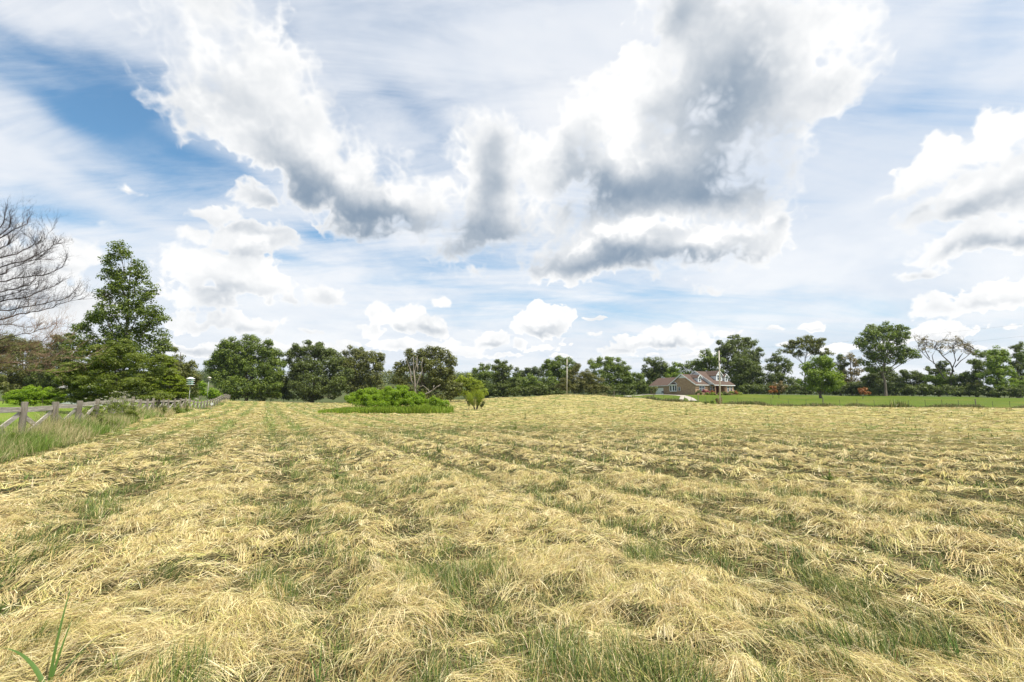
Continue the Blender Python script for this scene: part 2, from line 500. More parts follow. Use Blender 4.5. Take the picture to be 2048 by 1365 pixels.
def mesh_np(name, verts, quads=None, tris=None, attrs=None, face_attrs=None, smooth=False):
    me = bpy.data.meshes.new(name)
    verts = np.ascontiguousarray(verts, dtype=np.float32)
    me.vertices.add(len(verts)); me.vertices.foreach_set('co', verts.ravel())
    idx, starts, n = [], [], 0
    if quads is not None and len(quads):
        idx.append(np.asarray(quads, np.int32).ravel()); starts.append(np.arange(len(quads)) * 4); n = len(quads) * 4
    if tris is not None and len(tris):
        idx.append(np.asarray(tris, np.int32).ravel()); starts.append(n + np.arange(len(tris)) * 3)
    idx = np.concatenate(idx); starts = np.concatenate(starts).astype(np.int32)
    me.loops.add(len(idx)); me.loops.foreach_set('vertex_index', idx)
    me.polygons.add(len(starts)); me.polygons.foreach_set('loop_start', starts)
    me.update(calc_edges=True)
    if smooth:
        me.polygons.foreach_set('use_smooth', np.ones(len(starts), bool))
    for k, v in (attrs or {}).items():
        v = np.asarray(v, np.float32)
        if v.ndim == 1:
            a = me.attributes.new(k, 'FLOAT', 'POINT'); a.data.foreach_set('value', v)
        else:
            a = me.attributes.new(k, 'FLOAT_COLOR', 'POINT')
            a.data.foreach_set('color', np.c_[v, np.ones(len(v))].astype(np.float32).ravel())
    return me


class MB:
    """collects simple solids and links them as one mesh object"""
    def __init__(self):
        self.v, self.f = [], []

    def add(self, vs, fs):
        o = len(self.v); self.v += [tuple(map(float, p)) for p in vs]; self.f += [tuple(o + i for i in f) for f in fs]
        return self

    def box(self, c, size, ax=None):
        ax = np.eye(3) if ax is None else np.asarray(ax, float)
        vs = []
        for sx in (-.5, .5):
            for sy in (-.5, .5):
                for sz in (-.5, .5):
                    vs.append(np.asarray(c, float) + ax[0] * size[0] * sx + ax[1] * size[1] * sy + ax[2] * size[2] * sz)
        return self.add(vs, [(0, 1, 3, 2), (4, 6, 7, 5), (0, 4, 5, 1), (2, 3, 7, 6), (0, 2, 6, 4), (1, 5, 7, 3)])

    def bar(self, a, b, w, t, up=(0, 0, 1)):
        """plank from a to b, w deep along up, t thick"""
        a = np.asarray(a, float); b = np.asarray(b, float); d = b - a; L = np.linalg.norm(d); d /= L
        u = np.asarray(up, float); u = u - d * np.dot(u, d); u /= np.linalg.norm(u)
        return self.box((a + b) / 2, (L, t, w), (d, np.cross(u, d), u))

    def tube(self, pts, radii, n=6, cap=True):
        pts = [np.asarray(p, float) for p in pts]
        vs, fs = [], []
        ref = np.array((0.31, 0.17, 0.93))
        for i, p in enumerate(pts):
            d = pts[min(i + 1, len(pts) - 1)] - pts[max(i - 1, 0)]
            d = d / (np.linalg.norm(d) + 1e-9)
            u = np.cross(d, ref if abs(np.dot(d, ref)) < .95 else (1, 0, 0)); u /= np.linalg.norm(u)
            w = np.cross(d, u)
            for k in range(n):
                a = 2 * math.pi * k / n
                vs.append(p + (u * math.cos(a) + w * math.sin(a)) * radii[i])
        for i in range(len(pts) - 1):
            for k in range(n):
                fs.append((i * n + k, i * n + (k + 1) % n, (i + 1) * n + (k + 1) % n, (i + 1) * n + k))
        if cap:
            fs.append(tuple(range(n - 1, -1, -1))); fs.append(tuple((len(pts) - 1) * n + k for k in range(n)))
        return self.add(vs, fs)

    def build(self, name, mat, parent=None, smooth=False):
        me = bpy.data.meshes.new(name)
        me.from_pydata(self.v, [], self.f); me.update()
        if smooth:
            me.polygons.foreach_set('use_smooth', np.ones(len(me.polygons), bool))
        return link(name, me, mat, parent)


def link(name, me, mat, parent=None):
    o = bpy.data.objects.new(name, me)
    if mat is not None and not me.materials:
        me.materials.append(mat)
    C.objects.link(o)
    if parent is not None:
        o.parent = parent
        o.matrix_parent_inverse = parent.matrix_basis.inverted()
    return o


def tag(o, label=None, cat=None, group=None, kind=None):
    for k, v in (('label', label), ('category', cat), ('group', group), ('kind', kind)):
        if v:
            o[k] = v
    return o


def empty(name, loc, label, cat, group=None):
    o = bpy.data.objects.new(name, None)
    o.location = tuple(loc); o.empty_display_size = .3
    C.objects.link(o)
    return tag(o, label, cat, group)


# ------------------------------------------------------------------ materials
def new_mat(name):
    m = bpy.data.materials.new(name); m.use_nodes = True
    t = m.node_tree; t.nodes.clear()
    z = NB(t)
    out = z.n('ShaderNodeOutputMaterial')
    return m, z, out


def principled(z, col, rough=.8, spec=.25, normal=None, metal=0.0):
    b = z.n('ShaderNodeBsdfPrincipled')
    z.put(b.inputs['Base Color'], col if isinstance(col, bpy.types.NodeSocket) else (*col, 1))
    z.put(b.inputs['Roughness'], rough)
    z.put(b.inputs['Specular IOR Level'], spec)
    z.put(b.inputs['Metallic'], metal)
    if normal is not None:
        z.put(b.inputs['Normal'], normal)
    return b.outputs[0]


def noise_mat(name, c1, c2, scale=3.0, rough=.8, bump=0.0, spec=.25, stretch=None, c3=None, metal=0.0):
    m, z, out = new_mat(name)
    tc = z.n('ShaderNodeTexCoord')
    v = tc.outputs['Object']
    if stretch:
        mpn = z.n('ShaderNodeMapping'); mpn.inputs['Scale'].default_value = stretch
        z.put(mpn.inputs['Vector'], v); v = mpn.outputs[0]
    f = z.noise(v, scale, 6, .6)
    col = z.mix(z.rng(f, .3, .7), c1, c2)
    if c3 is not None:
        col = z.mix(z.rng(z.noise(v, scale * 3.7, 4, .6), .5, .75), col, c3)
    nrm = None
    if bump:
        bp = z.n('ShaderNodeBump'); bp.inputs['Strength'].default_value = bump; bp.inputs['Distance'].default_value = .03
        z.put(bp.inputs['Height'], f); nrm = bp.outputs[0]
    m.node_tree.links.new(principled(z, col, rough, spec, nrm, metal), out.inputs[0])
    return m


def leaf_mat(name, dark, light, trans=.35, spec=.3, rough=.5):
    """leaf colour varies leaf by leaf through the attribute tint"""
    m, z, out = new_mat(name)
    at = z.n('ShaderNodeAttribute', attribute_name='tint')
    col = z.mix(at.outputs['Fac'], dark, light)
    p = principled(z, col, rough, spec)
    tr = z.n('ShaderNodeBsdfTranslucent')
    tcol = z.mix(1.0, col, (1.25, 1.35, .55), 'MULTIPLY')
    z.put(tr.inputs['Color'], tcol)
    ms = z.n('ShaderNodeMixShader'); ms.inputs[0].default_value = trans
    m.node_tree.links.new(p, ms.inputs[1]); m.node_tree.links.new(tr.outputs[0], ms.inputs[2])
    m.node_tree.links.new(ms.outputs[0], out.inputs[0])
    return m


def blade_mat(name, trans=.25, spec=.2, rough=.6):
    m, z, out = new_mat(name)
    at = z.n('ShaderNodeAttribute', attribute_name='col')
    p = principled(z, at.outputs['Color'], rough, spec)
    tr = z.n('ShaderNodeBsdfTranslucent')
    z.put(tr.inputs['Color'], at.outputs['Color'])
    ms = z.n('ShaderNodeMixShader'); ms.inputs[0].default_value = trans
    m.node_tree.links.new(p, ms.inputs[1]); m.node_tree.links.new(tr.outputs[0], ms.inputs[2])
    m.node_tree.links.new(ms.outputs[0], out.inputs[0])
    return m


M_BLADE = blade_mat("dry and green blades", .18)
M_BARK = noise_mat("bark", (.10, .075, .055), (.20, .165, .13), 2.5, .9, .6, stretch=(2, 2, .35))
M_GREYBARK = noise_mat("bleached wood", (.18, .15, .12), (.33, .285, .235), 2.5, .85, .4, stretch=(2, 2, .3))
M_TWIG = noise_mat("bare twig bark", (.022, .014, .013), (.060, .038, .034), 1.2, .85)
M_TANTWIG = noise_mat("dry tan twig", (.20, .115, .075), (.34, .22, .15), 1.2, .85)

# ------------------------------------------------------------------ ground
def ground():
    NA = 900
    radii = [0.0]
    r = 0.35
    while r < 1000:
        radii.append(r); r *= 1.0165
    radii = np.array(radii[1:])
    ang = np.linspace(0, 2 * math.pi, NA, endpoint=False)
    RR, AA = np.meshgrid(radii, ang, indexing='ij')
    x = (RR * np.sin(AA)).ravel(); y = (RR * np.cos(AA)).ravel()
    z = land(x, y)
    # small lumps only on the hay field, smoother far away
    field = (x > fence_x(y) + .8) & (y < wire_y(x) - 1)
    rr = RR.ravel()
    fade = np.clip(1.15 - rr / 130, .25, 1)
    lm = lumps(x, y) - .05
    z = z + np.where(field, lm * fade, .03 * fbm(x * .5, y * .5, 3, 77))
    g = greenness(x, y)
    v = np.c_[x, y, z]
    nR = len(radii)
    i = np.arange(nR - 1)[:, None]; j = np.arange(NA)[None, :]
    q = np.stack(np.broadcast_arrays(i * NA + j, (i + 1) * NA + j, (i + 1) * NA + (j + 1) % NA, i * NA + (j + 1) % NA), -1).reshape(-1, 4)
    c = v[q].mean(1)
    cx, cy = c[:, 0], c[:, 1]
    jag = .35 * fbm(cx * .8, cy * .8, 2, 5)
    lawn_r = (cy > wire_y(cx) + jag)
    lawn_l = (cx < fence_x(cy) + jag) & (cy < 108)
    forest = (np.hypot(cx, cy) > 105) & ~lawn_r & ((cy > 116) | (cx < -75)) & ~((cx > -2) & (cy < 126))
    forest |= np.hypot(cx, cy) > 190
    lawn_r &= ~forest; lawn_l &= ~forest
    fld = ~(lawn_r | lawn_l | forest)
    centre = len(v)

    def sub(name, sel, mat, label, extra=None):
        qq = q[sel]; u, inv = np.unique(qq, return_inverse=True)
        me = mesh_np(name, v[u], inv.reshape(-1, 4), attrs={'green': g[u]}, smooth=True)
        return tag(link(name, me, mat), label, None, None, 'structure')

    # --- hay field material
    m, zb, out = new_mat("mown hay field")
    tc = zb.n('ShaderNodeTexCoord').outputs['Object']
    at = zb.n('ShaderNodeAttribute', attribute_name='green').outputs['Fac']
    mpn = zb.n('ShaderNodeMapping'); mpn.inputs['Rotation'].default_value = (0, 0, ROW)
    mpn.inputs['Scale'].default_value = (1.0, .45, 1); zb.put(mpn.inputs['Vector'], tc)
    n1 = zb.noise(mpn.outputs[0], 2.2, 8, .68)
    n2 = zb.noise(tc, 9.0, 6, .7)
    n3 = zb.noise(tc, .12, 4, .55)
    straw = zb.mix(zb.rng(n2, .32, .68), (.17, .135, .045), (.48, .385, .155))
    straw = zb.mix(zb.rng(n3, .35, .7, 0, .35), straw, (.44, .40, .13))
    litter = zb.mix(zb.rng(n2, .35, .65), (.06, .06, .02), (.20, .19, .06))
    holes = zb.rng(zb.math('ADD', n1, zb.math('MULTIPLY', at, .25)), .54, .66)
    col = zb.mix(holes, straw, litter)
    green = zb.mix(zb.rng(n2, .3, .7), (.07, .10, .02), (.22, .26, .06))
    col = zb.mix(zb.math('MULTIPLY', at, .75), col, green)
    # close to the viewer the loose hay itself covers the litter
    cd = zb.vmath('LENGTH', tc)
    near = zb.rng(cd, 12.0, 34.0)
    under = zb.mix(zb.rng(n2, .3, .7), (.022, .022, .009), (.09, .075, .03))  # ground colour darkened to deepen the shade in the gaps of the hay
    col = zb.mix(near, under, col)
    bp = zb.n('ShaderNodeBump'); bp.inputs['Strength'].default_value = .9; bp.inputs['Distance'].default_value = .12
    zb.put(bp.inputs['Height'], zb.math('MULTIPLY_ADD', n2, .5, n1))
    m.node_tree.links.new(principled(zb, col, .9, .1, bp.outputs[0]), out.inputs[0])

    def grass_mat(name, a, b, cc):
        m, zb, out = new_mat(name)
        tc = zb.n('ShaderNodeTexCoord').outputs['Object']
        n1 = zb.noise(tc, .11, 5, .6); n2 = zb.noise(tc, 3.0, 6, .7)
        col = zb.mix(zb.rng(n2, .3, .7), a, b)
        col = zb.mix(zb.rng(n1, .45, .7, 0, .7), col, cc)
        bp = zb.n('ShaderNodeBump'); bp.inputs['Strength'].default_value = .6; bp.inputs['Distance'].default_value = .05
        zb.put(bp.inputs['Height'], n2)
        m.node_tree.links.new(principled(zb, col, .9, .1, bp.outputs[0]), out.inputs[0])
        return m
    sub('field', fld, m, 'mown hay field of straw coloured cut grass in faint rows')
    lm_ = grass_mat("lawn grass", (.055, .088, .007), (.098, .135, .012), (.13, .14, .022))
    if lawn_r.any():
        sub('lawn', lawn_r, lm_, 'bright green mown lawn in front of the brick house')
    ll = sub('lawn', lawn_l, grass_mat("yard grass", (.085, .14, .012), (.16, .23, .025), (.20, .20, .045)), 'green yard grass behind the weathered plank fence')
    sub('ground', forest, grass_mat("woodland floor", (.035, .05, .014), (.08, .10, .03), (.10, .09, .04)), 'rough ground under the distant trees')


ground()


def ribbon(name, path, width, mat, label, lift=.07):
    pts = []
    for a, b in zip(path[:-1], path[1:]):
        n = max(2, int(np.hypot(b[0] - a[0], b[1] - a[1]) / .5))
        for k in range(n):
            pts.append((a[0] + (b[0] - a[0]) * k / n, a[1] + (b[1] - a[1]) * k / n))
    pts = np.array(pts + [path[-1]])
    for _ in range(30):
        pts[1:-1] = (pts[:-2] + pts[2:]) / 2 * .5 + pts[1:-1] * .5
    d = np.gradient(pts, axis=0); d /= np.linalg.norm(d, axis=1)[:, None] + 1e-9
    nrm = np.c_[-d[:, 1], d[:, 0]]
    rows = []
    for k, f in enumerate(np.linspace(-1, 1, 7)):
        wob = 1 + .12 * fbm(np.arange(len(pts)) * .3, np.full(len(pts), k * 3.1), 2, 4)
        q = pts + nrm * (width / 2 * f * wob)[:, None]
        rows.append(np.c_[q, land(q[:, 0], q[:, 1]) + lift * (1 - .6 * abs(f))])
    v = np.concatenate(rows); n = len(pts)
    qs = [(r * n + i, r * n + i + 1, (r + 1) * n + i + 1, (r + 1) * n + i) for r in range(6) for i in range(n - 1)]
    o = link(name, mesh_np(name, v, qs, smooth=True), mat)
    return tag(o, label, None, None, 'structure')


def XY(px, d):
    return tuple(P(px, 795, d)[:2])


M_GRAVEL = noise_mat("pale gravel", (.29, .255, .205), (.43, .39, .33), 3.0, .9, .5)
ribbon('driveway', [XY(1253, 114), XY(1260, 119), XY(1285, 123), XY(1302, 123.5), XY(1330, 122), XY(1352, 118), XY(1366, 114), XY(1378, 110), XY(1385, 106), XY(1386, 100)], 1.7,
       M_GRAVEL, 'pale gravel driveway looping in front of the garage')
ribbon('driveway', [XY(1366, 114), XY(1363, 109), XY(1362, 104), XY(1367, 100)], 1.0, M_GRAVEL, 'pale gravel track beside the grass island of the driveway')
ribbon('driveway', [XY(1254, 115), XY(1256, 112), XY(1266, 109.5), XY(1285, 107), XY(1310, 104), XY(1345, 100.5), XY(1372, 98.5)], 1.7, M_GRAVEL, 'thin strip of gravel drive behind the wire fence')

# ------------------------------------------------------------------ loose hay, stubble and grass
def strands(base, ang, length, width, arch, lift, col, segs=3, lean=0.0, conform=True, roll=.5):
    """flat ribbons lying on the ground; returns verts, quads, colours"""
    n = len(base)
    t = np.linspace(0, 1, segs + 1)
    dirx, diry = np.cos(ang), np.sin(ang)
    bend = rng.normal(0, .12, n)
    pts = np.empty((n, segs + 1, 3))
    for k, tt in enumerate(t):
        s = (tt - .5) * length
        side = bend * length * ((tt - .5) ** 2 - .12)
        pts[:, k, 0] = base[:, 0] + dirx * s - diry * side
        pts[:, k, 1] = base[:, 1] + diry * s + dirx * side
        pts[:, k, 2] = arch * (1 - (2 * tt - 1) ** 2) + lift + lean * (tt - .5) * length
    px = pts[..., 0].ravel(); py = pts[..., 1].ravel()
    zz = land(px, py) + (lumps(px, py) - .05) * np.clip(1.15 - np.hypot(px, py) / 130, .25, 1)
    pts[..., 2] += zz.reshape(n, -1)
    w = np.linspace(1, .35, segs + 1)[None, :] * width[:, None] / 2
    ro = rng.normal(0, roll, n)
    wx = -diry * np.cos(ro); wy = dirx * np.cos(ro); wz = np.sin(ro)
    W = np.stack([wx, wy, wz], -1)[:, None, :] * w[..., None]
    v = np.stack([pts - W, pts + W], 2).reshape(-1, 3)
    m = 2 * (segs + 1)
    o = np.arange(n)[:, None] * m + np.arange(segs)[None, :] * 2
    q = np.stack([o, o + 1, o + 3, o + 2], -1).reshape(-1, 4)
    return v, q, np.repeat(col, m, axis=0)


def upright(base, height, width, lean_ang, lean, col, segs=3, curl=.6):
    n = len(base); t = np.linspace(0, 1, segs + 1)
    pts = np.empty((n, segs + 1, 3))
    for k, tt in enumerate(t):
        b = lean * height * (tt * (1 - curl) + curl * tt * tt)
        pts[:, k, 0] = base[:, 0] + np.cos(lean_ang) * b
        pts[:, k, 1] = base[:, 1] + np.sin(lean_ang) * b
        pts[:, k, 2] = base[:, 2] + height * tt * (1 - .35 * np.minimum(lean, 1.4) * tt)
    fa = rng.uniform(0, math.pi, n)
    w = np.array([1, .85, .6, .08, .05][:segs + 1])[None, :] * width[:, None] / 2
    W = np.stack([np.cos(fa), np.sin(fa), 0 * fa], -1)[:, None, :] * w[..., None]
    v = np.stack([pts - W, pts + W], 2).reshape(-1, 3)
    m = 2 * (segs + 1)
    o = np.arange(n)[:, None] * m + np.arange(segs)[None, :] * 2
    q = np.stack([o, o + 1, o + 3, o + 2], -1).reshape(-1, 4)
    return v, q, np.repeat(col, m, axis=0)


def join(parts):
    vs, qs, cs, o = [], [], [], 0
    for v, q, c in parts:
        vs.append(v); qs.append(q + o); cs.append(c); o += len(v)
    return np.concatenate(vs), np.concatenate(qs), np.concatenate(cs)


HALF = math.atan(1024 / 910) + R(9)
def wedge(n, r0, r1):
    """random ground points in front of the camera, even per area"""
    r = np.sqrt(rng.uniform(r0 * r0, r1 * r1, n)); a = rng.uniform(-HALF, HALF, n)
    return r * np.sin(a), r * np.cos(a)


def flow(x, y):
    return math.pi / 2 - R(14) + 1.4 * fbm(x * .8, y * .8, 2, 91) + 1.7 * fbm(x * 3.1, y * 3.1, 2, 95)


STRAW = np.array([(.71, .575, .275), (.57, .44, .185), (.87, .75, .45), (.65, .545, .21), (.31, .205, .075), (.47, .45, .125), (.19, .105, .04)])
STRAWP = np.array([.27, .17, .17, .14, .10, .11, .04])
GREEN = np.array([(.085, .145, .02), (.15, .205, .035), (.055, .10, .018), (.22, .26, .07), (.11, .15, .055)])


def pick(pal, n, p=None):
    c = pal[rng.choice(len(pal), n, p=p)]
    return c * rng.uniform(.66, 1.14, (n, 1)) * rng.normal(1, .03, (n, 3))


def in_field(x, y):
    return (x > fence_x(y) + 1.2) & (y < wire_y(x) - .6)


def holes(x, y):
    return sstep(.15, .31, fbm(x * 4.2, y * 4.2, 3, 131)) * .95


def hay():
    parts = []

    def locks(n, r0, r1, per, L, W, arch, segs):
        x, y = wedge(n, r0, r1)
        k = (rng.uniform(0, 1, n) > np.maximum(greenness(x, y) * .96, holes(x, y))) & in_field(x, y)
        x, y = x[k], y[k]; n = len(x)
        a = flow(x, y) + rng.normal(0, .85, n)
        ll = L * rng.uniform(.6, 1.5, n); ar = arch * rng.uniform(.1, 1.3, n) ** 1.3
        spread = ll * rng.uniform(.12, .34, n)
        tone = pick(STRAW, n, STRAWP)
        m = rng.poisson(per, n) + 2
        i = np.repeat(np.arange(n), m); N = len(i)
        off = rng.normal(0, 1, N) * spread[i]; along = rng.normal(0, .16, N) * ll[i]
        ang = a[i] + rng.normal(0, .26, N)
        bx = x[i] - np.sin(a[i]) * off + np.cos(a[i]) * along
        by = y[i] + np.cos(a[i]) * off + np.sin(a[i]) * along
        prof = np.clip(1 - (off / (2.2 * spread[i])) ** 2, .1, 1)
        c = (tone[i] * .40 + pick(STRAW, N, STRAWP) * .60) * (.84 if r0 > 20 else 1.0)
        parts.append(strands(np.c_[bx, by], ang, ll[i] * rng.uniform(.55, 1.15, N), W * rng.uniform(.55, 1.5, N),
                             ar[i] * prof + .004, rng.uniform(0, .018, N) * arch / .04, c, segs))

    def loose(n, r0, r1, L, W, segs, lift):
        x, y = wedge(n, r0, r1)
        k = (rng.uniform(0, 1, n) > np.maximum(greenness(x, y) * .76, holes(x, y) * .86)) & in_field(x, y)
        x, y = x[k], y[k]; n = len(x)
        a = np.where(rng.uniform(0, 1, n) < .65, rng.uniform(0, math.pi, n), flow(x, y) + rng.normal(0, .8, n))
        parts.append(strands(np.c_[x, y], a, L * rng.uniform(.4, 1.3, n), W * rng.uniform(.5, 1.4, n), lift * rng.uniform(0, 1, n) ** 2,
                             rng.uniform(0, lift * .7, n), pick(STRAW, n, STRAWP) * (.84 if r0 > 20 else 1.0), segs, lean=rng.normal(0, .08, n), roll=.9))

    def litter(n, r0, r1, L, W):
        x, y = wedge(n, r0, r1)
        k = in_field(x, y); x, y = x[k], y[k]; n = len(x)
        pal = np.array([(.30, .23, .11), (.20, .15, .07), (.22, .22, .08), (.38, .31, .16), (.13, .16, .04)])
        parts.append(strands(np.c_[x, y], rng.uniform(0, math.pi, n), L * rng.uniform(.5, 1.3, n), W * rng.uniform(.6, 1.4, n), .012 * rng.uniform(0, 1, n),
                             rng.uniform(0, .012, n), pick(pal, n), 2 if r0 < 9 else 1, lean=rng.normal(0, .08, n), roll=.8))

    litter(60000, 1.9, 5, .12, .0034)
    litter(70000, 5, 11, .14, .006)
    litter(60000, 11, 26, .18, .012)
    locks(3000, 1.9, 4.6, 28, .22, .0027, .045, 3)
    loose(72000, 1.9, 4.6, .16, .0025, 2, .05)
    locks(5600, 4.6, 9.5, 20, .22, .0046, .05, 2)
    loose(95000, 4.6, 9.5, .17, .0044, 2, .055)
    locks(7500, 9.5, 21, 14, .26, .009, .06, 2)
    loose(95000, 9.5, 21, .20, .009, 1, .065)
    locks(10000, 21, 46, 8, .34, .020, .075, 1)
    loose(70000, 21, 46, .28, .020, 1, .08)
    loose(60000, 44, 115, .6, .05, 1, .10)
    v, q, c = join(parts)
    print("hay quads", len(q))
    o = link('cut_hay', mesh_np('cut_hay', v, q, attrs={'col': c}), M_BLADE)
    tag(o, 'loose straw coloured cut hay lying over the whole field', None, None, 'stuff')


def stubble():
    parts = []

    def grass(n, r0, r1, H, W, segs=3, thr=.25):
        x, y = wedge(n, r0, r1)
        g = greenness(x, y)
        clump = sstep(.0, .5, fbm(x * 2.6, y * 2.6, 2, 41) + .12)
        k = (rng.uniform(0, 1, n) < np.clip(g - thr * .25, 0, 1) * (.25 + .75 * clump)) & in_field(x, y)
        x, y = x[k], y[k]; n = len(x)
        z = land(x, y) + (lumps(x, y) - .05) * np.clip(1.15 - np.hypot(x, y) / 130, .25, 1) - .01
        hh = H * rng.uniform(.35, 1.25, n) * (.6 + .7 * clump[k])
        dry = rng.uniform(0, 1, n) < .22
        c = np.where(dry[:, None], pick(STRAW, n, STRAWP), pick(GREEN, n))
        la = flow(x, y) + rng.normal(0, .7, n)
        parts.append(upright(np.c_[x, y, z], hh, W * rng.uniform(.6, 1.4, n), la, np.abs(rng.normal(.55, .45, n)), c, segs))

    grass(150000, 1.9, 5.0, .12, .0036)
    grass(170000, 5.0, 11, .12, .0060)
    grass(140000, 11, 24, .13, .011, 2)
    grass(80000, 24, 60, .15, .026, 2)
    grass(30000, 60, 112, .18, .06, 1)
    v, q, c = join(parts)
    print("grass quads", len(q))
    o = link('grass', mesh_np('grass', v, q, attrs={'col': c}), M_BLADE)
    tag(o, 'short green grass showing through the cut hay', None, None, 'stuff')


hay()
stubble()


def tuft(name, x, y, n, H, W, label, cat, group=None, lean=.5, pal=GREEN, spread=.06, dry=.1):
    z = gz(x, y) + float(lumps(np.array([x]), np.array([y]))[0]) - .06
    e = np.c_[x + rng.normal(0, spread, n), y + rng.normal(0, spread, n), np.full(n, z)]
    c = np.where((rng.uniform(0, 1, n) < dry)[:, None], pick(STRAW, n, STRAWP), pick(pal, n))
    v, q, c = upright(e, H * rng.uniform(.55, 1.1, n), W * rng.uniform(.6, 1.2, n), rng.uniform(0, 6.28, n), np.abs(rng.normal(lean, .3, n)), c, 3)
    o = link(name, mesh_np(name, v, q, attrs={'col': c}), M_BLADE)
    return tag(o, label, cat, group)


# single plants left standing in the hay
def at_px(px, py):
    """point of the flat near field under a photo pixel"""
    for d in np.concatenate([np.arange(2, 40, .05), np.arange(40, 150, .5)]):
        p = P(px, py, d)
        if p[2] <= gz(p[0], p[1]):
            return p
    return P(px, py, 60)


def blade_plant(blades, label):
    """a few broad grass blades rooted together: each blade a bent strip (azimuth, lean, length, width)"""
    x, y, _ = blades[0]
    z = gz(x, y) + float(lumps(np.array([x]), np.array([y]))[0]) - .07
    t = empty('grass_clump', (x, y, z), label, 'grass clump')
    for az, lean, L, W, droop in blades[1]:
        vs, fs = [], []
        p = np.array((x, y, z)); el = math.pi / 2 - lean
        n = 9
        side = np.array((-math.sin(az), math.cos(az), 0))
        for k in range(n + 1):
            w = W * (1 - (k / n) ** 2.2) * .5 + .0006
            fold = np.array((0, 0, .3 * w))
            vs += [p - side * w + fold, p, p + side * w + fold]
            e = el - droop * (k / n)
            p = p + np.array((math.cos(az) * math.cos(e), math.sin(az) * math.cos(e), math.sin(e))) * L / n
        for k in range(n):
            a = k * 3
            fs += [(a, a + 1, a + 4, a + 3), (a + 1, a + 2, a + 5, a + 4)]
        b = MB(); b.add(vs, fs); b.build('blade', M_WIDEBLADE, t, True)
    return t


M_WIDEBLADE = leaf_mat("broad grass blade", (.085, .15, .03), (.13, .20, .045), .3)
q_ = at_px(95, 1385)
blade_plant((q_, [(2.05, .12, .50, .013, .5), (2.9, .62, .42, .022, 1.1), (.95, .5, .30, .014, .5), (1.9, .35, .34, .012, .3), (.3, .6, .24, .010, .6)]),
            'broad green grass blades standing up at the lower left corner of the field')
q_ = at_px(640, 1335)
blade_plant((q_, [(1.9, .12, .26, .008, .3), (2.6, .3, .20, .008, .5), (.9, .3, .18, .008, .5)]), 'thin upright green grass blades in the hay at the bottom, left of centre')
q_ = at_px(1915, 1290)
blade_plant((q_, [(1.9, .2, .20, .013, .3), (2.6, .4, .17, .012, .5), (.9, .3, .14, .012, .5), (1.4, .1, .13, .011, .2)]), 'broad light green grass blades near the lower right corner of the field')
# ------------------------------------------------------------------ trees
def leaf_cloud(centres, radii, n, size, flat=.6, up=.55, aspect=.62, shell=.45, outward=None, squash=.8):
    """n leaf-sized diamonds spread over small clumps"""
    wgt = radii ** 2; k = rng.choice(len(centres), n, p=wgt / wgt.sum())
    d = rng.normal(0, 1, (n, 3)); d /= np.linalg.norm(d, axis=1)[:, None]
    rad = (shell + (1 - shell) * rng.uniform(0, 1, n)) ** .8 * radii[k]
    c = centres[k] + d * rad[:, None] * np.array((1, 1, squash))
    nrm = d * .85 + np.array((0, 0, up)) + rng.normal(0, .6, (n, 3)) * flat
    nrm /= np.linalg.norm(nrm, axis=1)[:, None] + 1e-9
    h = rng.normal(0, 1, (n, 3))
    a = np.cross(nrm, h); a /= np.linalg.norm(a, axis=1)[:, None] + 1e-9
    b = np.cross(nrm, a)
    s = size * rng.uniform(.6, 1.35, n)
    a = a * s[:, None]; b = b * (s * aspect)[:, None]
    dr = np.array((0, 0, -1.0)) * (s * .25)[:, None]
    v = np.stack([c - a + dr, c - b, c + a + dr, c + b], 1).reshape(-1, 3)
    q = np.arange(n * 4).reshape(-1, 4)
    clump_t = rng.uniform(-.18, .18, len(centres))
    t = np.clip(rng.beta(2, 2.4, n) + clump_t[k], 0, 1)
    return v, q, np.repeat(t, 4)


def lobes_world(lobes, depth, thick):
    out = []
    for L in lobes:
        px, py, rx, ry = L[:4]
        off = L[4] if len(L) > 4 else rng.uniform(-.35, .35)
        c0 = P(px, py, depth); sc = np.linalg.norm(P(px + 1, py, depth) - c0)
        rr = (rx * sc, thick * (rx * .6 + ry * .4) * sc, ry * sc)
        c = c0.copy(); c[1] += off * rr[1]
        out.append((c, np.array(rr)))
    return out, sc


def limb(mb, a, b, r0, r1, n=5, sag=0.0, wob=.06, sides=6):
    a = np.asarray(a, float); b = np.asarray(b, float); L = np.linalg.norm(b - a)
    pts, rad = [], []
    for i in range(n + 1):
        t = i / n
        p = a + (b - a) * t + np.array((0, 0, sag * L)) * (t - t * t) * 4 * -1
        if 0 < i < n:
            p = p + rng.normal(0, wob * L / n, 3)
        pts.append(p); rad.append(r0 + (r1 - r0) * t)
    mb.tube(pts, rad, sides, cap=False)
    return pts


